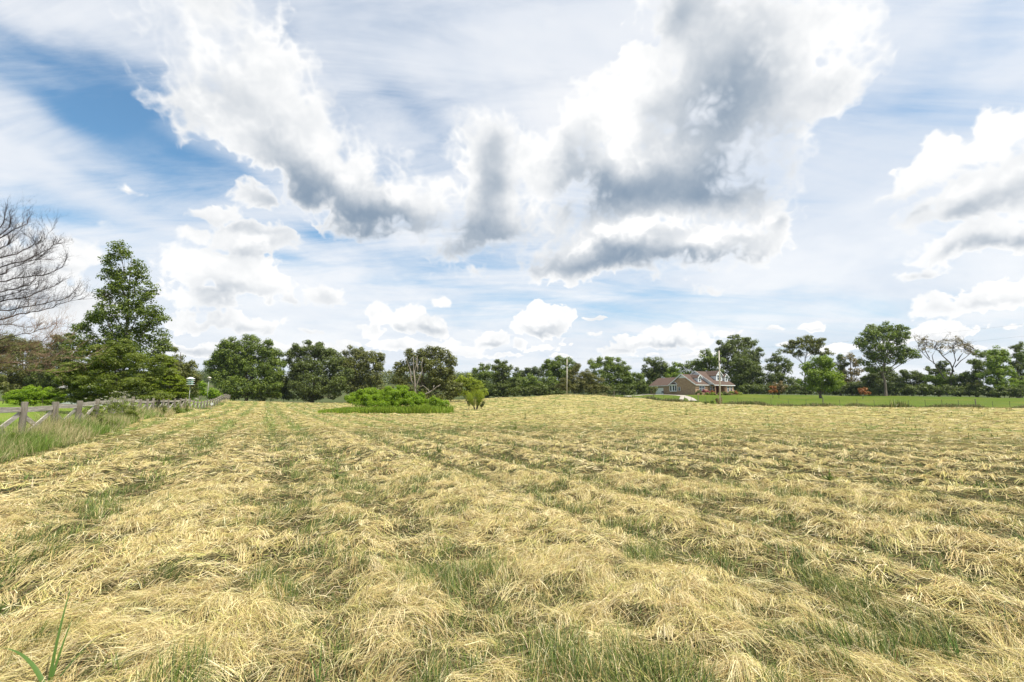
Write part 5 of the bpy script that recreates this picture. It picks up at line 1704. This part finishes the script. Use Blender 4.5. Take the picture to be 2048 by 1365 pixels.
def shed():
    d = 66.0
    a = P(112, 800, d); b = P(176, 800, d)
    x0, x1, y = a[0], b[0], d
    g = gz((x0 + x1) / 2, d); ze = P(140, 778, d)[2]; zr = P(140, 769, d)[2]
    root = empty('garden_shed', ((x0 + x1) / 2, y, g), 'small white garden building half hidden behind the round shrub', 'shed')
    mb = MB(); mb.box(((x0 + x1) / 2, y + 1.6, (g + ze) / 2 - .2), (x1 - x0 - .4, 3.0, ze - g + .4)); mb.build('wall', noise_mat("grey white siding", (.42, .44, .42), (.55, .56, .54), 4, .8), root)
    mb = MB(); w = .06
    for s, yy in ((0, y - .2), (1, y + 3.4)):
        pass
    ym = y + 1.6
    mb.add([(x0 - .3, y - .2, ze), (x1 + .3, y - .2, ze), (x1 + .3, ym, zr), (x0 - .3, ym, zr), (x0 - .3, y + 3.4, ze), (x1 + .3, y + 3.4, ze),
            (x0 - .3, y - .2, ze - w), (x1 + .3, y - .2, ze - w), (x1 + .3, ym, zr - w), (x0 - .3, ym, zr - w), (x0 - .3, y + 3.4, ze - w), (x1 + .3, y + 3.4, ze - w)],
           [(0, 1, 2, 3), (3, 2, 5, 4), (7, 6, 9, 8), (8, 9, 10, 11), (0, 6, 7, 1), (4, 5, 11, 10), (0, 3, 9, 6), (3, 4, 10, 9), (1, 7, 8, 2), (2, 8, 11, 5)])
    mb.build('roof', noise_mat("pale metal roof", (.22, .21, .19), (.34, .32, .30), 3, .5), root)
    xw = P(137, 800, d)[0]; zw = P(137, 795, d)[2]
    mb = MB(); mb.box((xw, y + .09, zw), (.75, .08, .9)); f = mb.build('window', M_WHITE, root)
    mb = MB(); mb.box((xw, y + .04, zw + .2), (.6, .03, .34)); mb.box((xw, y + .04, zw - .2), (.6, .03, .34)); mb.build('pane', M_GLASS, f)


M_GLASS = noise_mat("dark window glass", (.02, .025, .03), (.06, .07, .08), 1.5, .08, spec=.6)
shed()
# pale far house glimpsed between the trees
d = 175.0
a = P(768, 800, d); b = P(793, 800, d); g = gz(a[0], d); ze = P(780, 784, d)[2]; zr = P(780, 774, d)[2]
xm = (a[0] + b[0]) / 2
root = empty('far_house', (xm, d, g), 'pale gabled house glimpsed far behind the thicket', 'house')
mb = MB(); mb.box((xm, d + 4, (g + ze) / 2 - .5), (b[0] - a[0], 8, ze - g + 1)); mb.build('wall', M_WHITE, root)
mb = MB(); x0, x1 = a[0] - .3, b[0] + .3
mb.add([(x0, d - .4, ze), (x1, d - .4, ze), (xm, d - .4, zr), (x0, d + 8.4, ze), (x1, d + 8.4, ze), (xm, d + 8.4, zr)], [(0, 1, 2), (5, 4, 3), (0, 2, 5, 3), (2, 1, 4, 5), (1, 0, 3, 4)])
mb.build('roof', noise_mat("blue grey shingles", (.14, .16, .20), (.22, .25, .30), 3, .9), root)
mb = MB(); mb.box((xm, d - .02, ze - 1.6), (1.0, .06, 1.2)); mb.build('window', M_GLASS, root)
# ------------------------------------------------------------------ brick house
def brick_mat():
    m, z, out = new_mat("brown brick")
    tc = z.n('ShaderNodeTexCoord').outputs['Object']
    gm = z.n('ShaderNodeNewGeometry')
    se = z.n('ShaderNodeSeparateXYZ'); z.put(se.inputs[0], tc)
    co = z.n('ShaderNodeCombineXYZ')
    z.put(co.inputs[0], z.math('ADD', se.outputs[0], se.outputs[1])); z.put(co.inputs[1], se.outputs[2])
    br = z.n('ShaderNodeTexBrick')
    z.put(br.inputs['Vector'], co.outputs[0])
    br.inputs['Scale'].default_value = 4.4
    br.inputs['Color1'].default_value = (.33, .18, .10, 1); br.inputs['Color2'].default_value = (.54, .37, .225, 1)
    br.inputs['Mortar'].default_value = (.56, .46, .36, 1); br.inputs['Mortar Size'].default_value = .012
    n = z.noise(tc, 2.6, 5, .7)
    n2 = z.noise(tc, 7.0, 4, .7)
    col = z.mix(z.rng(n, .3, .7, .0, .45), br.outputs['Color'], (.17, .10, .075))
    col = z.mix(z.rng(n2, .52, .72, 0, .5), col, (.46, .35, .23))
    m.node_tree.links.new(principled(z, col, .9, .15), out.inputs[0])
    return m


M_BRICK = brick_mat()
M_ROOF = noise_mat("reddish brown shingles", (.070, .044, .033), (.115, .076, .056), 5.0, .9, .4, c3=(.145, .10, .078))
M_SIDING = noise_mat("white siding", (.66, .67, .70), (.78, .79, .80), 2.0, .6, stretch=(.3, .3, 8))
M_TRIM = noise_mat("white trim", (.74, .74, .73), (.83, .83, .81), 3.0, .5)
M_PORCHWOOD = noise_mat("brown porch post", (.30, .17, .10), (.42, .26, .16), 4, .8)
M_DOOR = noise_mat("dark red door", (.08, .025, .02), (.12, .04, .03), 4, .5)

house = None
HP = P(1391.2, 790, 120)
Avec = np.array((.48, -.8773)); Avec /= np.linalg.norm(Avec)
Bvec = np.array((.8773, .48)); Bvec /= np.linalg.norm(Bvec)
HG = gz(HP[0], HP[1]) + .05


def W(a, b, z):
    q = HP[:2] + Avec * (a * .93) + Bvec * b
    return np.array((q[0], q[1], HG + z))


AX = (np.array((*Avec, 0)), np.array((*Bvec, 0)), np.array((0, 0, 1.0)))
house = empty('brick_house', W(-5, 6, 0), 'one and a half storey brown brick house with red brown roofs and white dormers', 'house')


def hbox(mb, a0, a1, b0, b1, z0, z1):
    mb.box(W((a0 + a1) / 2, (b0 + b1) / 2, (z0 + z1) / 2), (abs(a1 - a0) * .93, abs(b1 - b0), z1 - z0), AX)
    return mb


def slab(mb, quad, t=.14):
    q = [np.asarray(p) for p in quad]
    n = np.cross(q[1] - q[0], q[2] - q[0]); n /= np.linalg.norm(n)
    if n[2] < 0:
        n = -n
    lo = [p - n * t for p in q]; k = len(q)
    return mb.add(q + lo, [tuple(range(k)), tuple(range(2 * k - 1, k - 1, -1))] + [(i, (i + 1) % k, (i + 1) % k + k, i + k) for i in range(k)])


EV, SL = 2.75, .60
# walls
mb = MB()
hbox(mb, -9.0, 0, 0, 5.6, -.6, EV)                                   # gable wing
mb.add([W(-9, 0.0, EV), W(0, 0.0, EV), W(-4.5, 0.0, EV + 4.5 * SL), W(-9, 5.6, EV), W(0, 5.6, EV), W(-4.5, 5.6, EV + 4.5 * SL)], [(0, 1, 2), (5, 4, 3), (0, 2, 5, 3), (1, 4, 5, 2)])
hbox(mb, -17.0, -9.0, .003, 7.2, -.6, EV)                            # garage
mb.add([W(-17, .003, EV), W(-17, 7.2, EV), W(-17, 3.6, EV + 3.6 * SL), W(-9, .003, EV), W(-9, 7.2, EV), W(-9, 3.6, EV + 3.6 * SL)], [(0, 2, 1), (3, 4, 5), (0, 3, 5, 2), (2, 5, 4, 1)])
hbox(mb, -10.9, -.35, 5.6, 13.6, -.6, EV)                            # main block
mb.build('wall', M_BRICK, house)
mb = MB()
mb.add([W(-10.9, 5.55, EV), W(1.4, 5.55, EV), W(-4.6, 5.55, EV + 6.1 * SL), W(-10.9, 13.6, EV), W(1.4, 13.6, EV), W(-4.6, 13.6, EV + 6.1 * SL)], [(0, 1, 2), (5, 4, 3), (0, 2, 5, 3), (1, 4, 5, 2), (0, 3, 4, 1)])
mb.build('gable_siding', M_SIDING, house)
mb = MB(); mb.add([W(-6.0, -.03, EV + 3.0 * SL), W(-3.0, -.03, EV + 3.0 * SL), W(-4.5, -.03, EV + 4.5 * SL), W(-6.0, .1, EV + 3.0 * SL), W(-3.0, .1, EV + 3.0 * SL), W(-4.5, .1, EV + 4.5 * SL)],
                  [(0, 1, 2), (5, 4, 3), (0, 3, 4, 1), (1, 4, 5, 2), (2, 5, 3, 0)])
mb.build('gable_panel', M_TRIM, house)


def roof_pair(a_r, half, b0, b1, zE, slope, over=.35, t=.14, hm=0.0):
    """gable roof with its ridge along b"""
    mb = MB(); zr = zE + half * slope + .16
    for s in (-1, 1):
        e = half + over
        slab(mb, [W(a_r, b0, zr), W(a_r, b1, zr), W(a_r + s * e, b1, zr - e * slope), W(a_r + s * e, b0, zr - e * slope)], t)
    return mb, zr


mb, zr1 = roof_pair(-4.5, 4.5, -.32, 7.6, EV, SL)
mb.build('roof', M_ROOF, house)
mb, zr2 = roof_pair(-4.6, 6.15, 5.30, 13.9, EV, SL)
mb.build('roof', M_ROOF, house)
mb = MB(); zg = EV + 3.6 * SL + .16
slab(mb, [W(-17.35, 3.6, zg), W(-9.0, 3.6, zg), W(-9.0, -.35, zg - 3.95 * SL), W(-17.35, -.35, zg - 3.95 * SL)])
slab(mb, [W(-17.35, 3.6, zg), W(-9.0, 3.6, zg), W(-9.0, 7.55, zg - 3.95 * SL), W(-17.35, 7.55, zg - 3.95 * SL)])
mb.build('roof', M_ROOF, house)


def rake(a_r, half, b, zr, slope, over=.38, w=.22):
    mb = MB()
    for s in (-1, 1):
        e = half + over
        p0 = W(a_r, b, zr - .02); p1 = W(a_r + s * e, b, zr - .02 - e * slope)
        mb.bar(p0, p1, w, .05)
    return mb


rake(-4.5, 4.5, -.36, zr1, SL).build('bargeboard', M_TRIM, house)
rake(-4.6, 6.15, 5.26, zr2, SL).build('bargeboard', M_TRIM, house)
mb = MB()
mb.bar(W(.42, -.30, EV - .18), W(.42, 5.6, EV - .18), .16, .05)
mb.bar(W(1.92, 5.3, EV - .20), W(1.92, 13.9, EV - .20), .18, .05)
mb.bar(W(-17.3, -.38, EV - .16), W(-9.35, -.38, EV - .16), .15, .05)
mb.build('gutter', M_TRIM, house)
# porch
mb = MB(); hbox(mb, -.34, 1.75, 5.9, 13.4, -.5, .22); mb.build('porch_floor', noise_mat("brick porch", (.22, .14, .10), (.32, .22, .16), 5, .9), house)
for b_ in (5.95, 7.9, 9.9):
    mb = MB(); hbox(mb, 1.45, 1.67, b_ - .11, b_ + .11, .22, EV - .2); mb.build('porch_post', M_PORCHWOOD, house)
mb = MB(); hbox(mb, -.345, 1.6, 10.4, 13.55, -.4, EV - .1); mb.build('wall', M_BRICK, house)


def window(b0, b1, z0, z1, a, mull=1):
    """window in a wall facing the front (towards +a)"""
    mb = MB(); t = .07
    hbox(mb, a, a + .06, b0, b0 + t, z0, z1); hbox(mb, a, a + .06, b1 - t, b1, z0, z1)
    hbox(mb, a, a + .06, b0 + t, b1 - t, z1 - t, z1); hbox(mb, a, a + .08, b0 + t, b1 - t, z0, z0 + t)
    for k in range(mull):
        bm_ = b0 + (b1 - b0) * (k + 1) / (mull + 1)
        hbox(mb, a + .002, a + .05, bm_ - .05, bm_ + .05, z0 + t, z1 - t)
    hbox(mb, a + .004, a + .04, b0 + t, b1 - t, (z0 + z1) / 2 - .03, (z0 + z1) / 2 + .03)
    f = mb.build('window', M_TRIM, house)
    mb = MB(); hbox(mb, a - .02, a + .012, b0 + t, b1 - t, z0 + t, z1 - t); mb.build('pane', M_GLASS, f)


def side_window(a0, a1, z0, z1, b, mull=0):
    """window in a wall facing the driveway (towards -b)"""
    mb = MB(); t = .07
    hbox(mb, a0, a0 + t, b - .06, b, z0, z1); hbox(mb, a1 - t, a1, b - .06, b, z0, z1)
    hbox(mb, a0 + t, a1 - t, b - .06, b, z1 - t, z1); hbox(mb, a0 + t, a1 - t, b - .08, b, z0, z0 + t)
    hbox(mb, a0 + t, a1 - t, b - .04, b - .004, (z0 + z1) / 2 - .03, (z0 + z1) / 2 + .03)
    f = mb.build('window', M_TRIM, house)
    mb = MB(); hbox(mb, a0 + t, a1 - t, b - .012, b + .02, z0 + t, z1 - t); mb.build('pane', M_GLASS, f)


window(1.5, 3.6, .95, 2.35, .003)
window(6.2, 7.0, .8, 2.4, -.345, 0)
window(7.3, 8.2, .8, 2.4, -.345, 0)
window(10.75, 11.6, .95, 2.35, 1.602, 0)
window(12.1, 12.8, .95, 2.35, 1.602, 0)
side_window(-6.0, -5.25, 1.1, 2.15, -.003)
mb = MB(); hbox(mb, -.345, -.28, 8.7, 9.6, .22, 2.4); f = mb.build('door', M_DOOR, house)
mb = MB(); mb.tube([W(-.27, 8.82, 1.2), W(-.22, 8.82, 1.2)], [.04, .04], 8); mb.build('handle', M_METAL, f)
# garage door
mb = MB(); hbox(mb, -14.9, -11.7, -.05, .0, -.05, 2.05); gd = mb.build('garage_door', M_TRIM, house)
mb = MB()
for k in range(4):
    for j in range(4):
        hbox(mb, -14.8 + .78 * j, -14.8 + .78 * j + .66, -.07, -.052, .04 + .50 * k, .04 + .50 * k + .42)
mb.build('door_panel', M_TRIM, gd)
mb = MB(); hbox(mb, -16.6, -10.4, -.03, -.001, EV - .62, EV - .2); mb.build('soldier_course', noise_mat("tan brick band", (.34, .25, .16), (.44, .34, .24), 6, .9), house)
# bay window with its own little roof
mb = MB()
for z0, z1 in ((.95, 1.15), (2.55, 2.8)):
    mb.add([W(-9.1, 0, z0), W(-8.7, -.55, z0), W(-6.9, -.55, z0), W(-6.5, 0, z0), W(-9.1, 0, z1), W(-8.7, -.55, z1), W(-6.9, -.55, z1), W(-6.5, 0, z1)],
           [(3, 2, 1, 0), (4, 5, 6, 7), (0, 1, 5, 4), (1, 2, 6, 5), (2, 3, 7, 6)])
for a_, b_ in ((-8.7, -.5), (-6.9, -.5), (-9.08, -.04), (-6.52, -.04), (-7.8, -.52)):
    w_ = .2 if a_ == -7.8 else .09
    hbox(mb, a_ - w_, a_ + w_, b_ - .04, b_ + .04, 1.15, 2.55)
bay = mb.build('bay_window', M_TRIM, house)
mb = MB()
mb.add([W(-9.0, -.02, 1.15), W(-8.66, -.46, 1.15), W(-6.94, -.46, 1.15), W(-6.6, -.02, 1.15), W(-9.0, -.02, 2.55), W(-8.66, -.46, 2.55), W(-6.94, -.46, 2.55), W(-6.6, -.02, 2.55)],
       [(0, 1, 5, 4), (1, 2, 6, 5), (2, 3, 7, 6)])
mb.build('pane', M_GLASS, bay)
mb = MB()
mb.add([W(-9.3, -.02, 2.8), W(-8.8, -.75, 2.8), W(-6.8, -.75, 2.8), W(-6.3, -.02, 2.8), W(-8.6, -.02, 3.45), W(-7.0, -.02, 3.45)], [(0, 1, 4), (1, 2, 5, 4), (2, 3, 5), (3, 2, 1, 0)])
mb.build('roof', M_ROOF, bay)
mb = MB(); mb.bar(W(-8.85, -.80, 2.84), W(-6.75, -.80, 2.84), .12, .05); mb.bar(W(-9.35, -.04, 2.84), W(-8.85, -.80, 2.84), .12, .05); mb.bar(W(-6.75, -.80, 2.84), W(-6.25, -.04, 2.84), .12, .05)
mb.bar(W(-9.3, -.06, 2.9), W(-8.5, -.06, 3.52), .12, .06); mb.bar(W(-8.5, -.06, 3.52), W(-7.1, -.06, 3.52), .12, .06); mb.bar(W(-7.1, -.06, 3.52), W(-6.3, -.06, 2.9), .12, .06)
mb.build('trim', M_TRIM, bay)


def dormer(bc, w, a_face, z_base, wall_h, rise, a_back, win, two=False):
    mb = MB(); h = w / 2
    b0, b1 = bc - h, bc + h; ze = z_base + wall_h
    mb.add([W(a_face, b0, z_base), W(a_face, b1, z_base), W(a_face, b1, ze), W(a_face, bc, ze + rise), W(a_face, b0, ze),
            W(a_back, b0, z_base), W(a_back, b1, z_base), W(a_back, b1, ze), W(a_back, bc, ze + rise), W(a_back, b0, ze)],
           [(0, 1, 2, 3, 4), (9, 8, 7, 6, 5), (0, 4, 9, 5), (1, 6, 7, 2), (0, 5, 6, 1), (2, 7, 8, 3), (4, 3, 8, 9)])
    dm = mb.build('dormer', M_SIDING, house)
    mb = MB(); o = .22; sl = rise / h
    for s in (-1, 1):
        slab(mb, [W(a_face + .25, bc, ze + rise + .12), W(a_back, bc, ze + rise + .12), W(a_back, bc + s * (h + o), ze + .12 - o * sl), W(a_face + .25, bc + s * (h + o), ze + .12 - o * sl)], .10)
    mb.build('roof', M_ROOF, dm)
    mb = MB()
    for s in (-1, 1):
        mb.bar(W(a_face + .28, bc, ze + rise + .06), W(a_face + .28, bc + s * (h + o), ze + .06 - o * sl), .16, .04)
    mb.build('bargeboard', M_TRIM, dm)
    z0, z1 = z_base + .35, ze - .02
    mb = MB(); fr = MB()
    spans = [(bc - win, bc - .08), (bc + .08, bc + win)] if two else [(bc - win, bc + win)]
    for p, q in spans:
        hbox(fr, a_face, a_face + .05, p - .07, p, z0 - .07, z1 + .07); hbox(fr, a_face, a_face + .05, q, q + .07, z0 - .07, z1 + .07)
        hbox(fr, a_face, a_face + .05, p, q, z1, z1 + .07); hbox(fr, a_face, a_face + .05, p, q, z0 - .07, z0)
        hbox(fr, a_face + .003, a_face + .035, p, q, (z0 + z1) / 2 - .03, (z0 + z1) / 2 + .03)
        hbox(mb, a_face - .05, a_face + .012, p, q, z0, z1)
    fr.build('window', M_TRIM, dm); mb.build('pane', M_GLASS, dm)


# heights where the dormer faces meet the roof slopes
rz1 = lambda a: zr1 - abs(a + 4.5) * SL
rz2 = lambda a: zr2 - abs(a + 4.6) * SL
dormer(2.7, 1.25, -.75, rz1(-.75) - .1, 1.35, .62, -4.2, .32)
dormer(9.75, 2.5, .0, rz2(.0) - .1, 1.6, 1.2, -4.5, .78, True)
dormer(12.3, 1.25, .3, rz2(.3) - .1, 1.45, .62, -3.4, .32)

# planting along the front of the house
L_PINK = leaf_mat("pink blooms", (.22, .05, .07), (.45, .13, .16), .3)
L_YEL = leaf_mat("yellow green hedge", (.16, .20, .03), (.34, .38, .06), .3)
def front_bush(name, a, b, r, h, mat, label, n=900):
    p = W(a, b, 0); g = gz(p[0], p[1])
    root = empty(name, (p[0], p[1], g), label, 'bush', 'planting along the house front')
    k = 14
    d = rng.normal(0, 1, (k, 3)); d /= np.linalg.norm(d, axis=1)[:, None]; d[:, 2] = abs(d[:, 2])
    c = np.array((p[0], p[1], g + h * .25)) + d * np.array((r * .7, r * .7, h * .6))
    v, q, t = leaf_cloud(c, np.full(k, r * .42), n, .085, shell=.3)
    link('foliage', mesh_np('foliage', v, q, attrs={'tint': t}), mat, root)
    mb = MB(); mb.tube([(p[0], p[1], g - .1), (p[0], p[1], g + h * .5)], [.05, .02], 6); mb.build('stem', M_BARK, root)


front_bush('boxwood', .9, .2, .95, 1.3, L_DARK, 'dark round clipped shrub at the front corner of the brick gable')
front_bush('rose_bush', .9, 2.2, .7, 1.5, L_PINK, 'pink flowering bush left of the front window')
front_bush('rose_bush', 1.0, 3.6, .8, 1.3, L_PINK, 'pink flowering bush below the front window')
front_bush('rose_bush', 1.2, 5.0, .8, 1.5, L_RUST, 'dark red flowering bush beside the porch corner')
front_bush('low_hedge', 2.2, 2.0, .7, .65, L_YEL, 'low yellow green bush in front of the pink bushes')
front_bush('low_hedge', 2.4, 3.8, .75, .65, L_YEL, 'low yellow green bush below the front window')
front_bush('low_hedge', 2.8, 6.2, .7, .65, L_YEL, 'low yellow green bush before the first porch post')
front_bush('boxwood', 2.4, 7.3, .8, 1.0, L_OLIVE, 'olive shrub before the porch')
front_bush('boxwood', 2.6, 8.2, .8, 1.0, L_DARK, 'dark shrub before the middle of the porch')
front_bush('boxwood', 2.8, 9.4, .9, .7, L_DARK, 'low dark shrub before the front door')
front_bush('boxwood', 2.6, 11.2, .7, 1.3, L_YEL, 'tall yellow green shrub before the right brick wall')
front_bush('rose_bush', 2.6, 12.8, .7, 1.2, L_RUST, 'reddish bush at the right end of the house front')
front_bush('low_hedge', 2.6, 14.6, .8, .7, L_YEL, 'low yellow green bush past the right corner of the house')
# grill and flower pot by the garage
p = W(-11.1, -.9, 0)
root = empty('barbecue_grill', p, 'small black grill standing beside the garage door', 'grill')
mb = MB()
for s in (-1, 1):
    for t_ in (-1, 1):
        mb.tube([p + np.array((s * .28, t_ * .2, -.1)), p + np.array((s * .24, t_ * .16, .75))], [.02, .02], 5)
mb.build('leg', M_DARK, root)
mb = MB(); mb.tube([p + np.array((0, 0, z)) for z in (.7, .78, .95, 1.1, 1.15)], [.2, .36, .38, .28, .08], 12); mb.build('lid', M_DARK, root, True)

# ------------------------------------------------------------------ air
def haze():
    m, z, out = new_mat("thin summer haze")
    v = z.n('ShaderNodeVolumePrincipled')
    v.inputs['Color'].default_value = (.80, .88, 1.0, 1)
    v.inputs['Density'].default_value = 0.00009
    v.inputs['Anisotropy'].default_value = 0.2
    m.node_tree.links.new(v.outputs[0], out.inputs['Volume'])
    zs = [float(x) for x in (_ctl[:, 2].min() - 4, 62)]
    mb = MB(); mb.box((0, 0, (zs[0] + zs[1]) / 2), (2300, 2300, zs[1] - zs[0]))
    o = mb.build('haze', m)
    tag(o, 'thin pale summer haze in the distance', None, None, 'stuff')


haze()
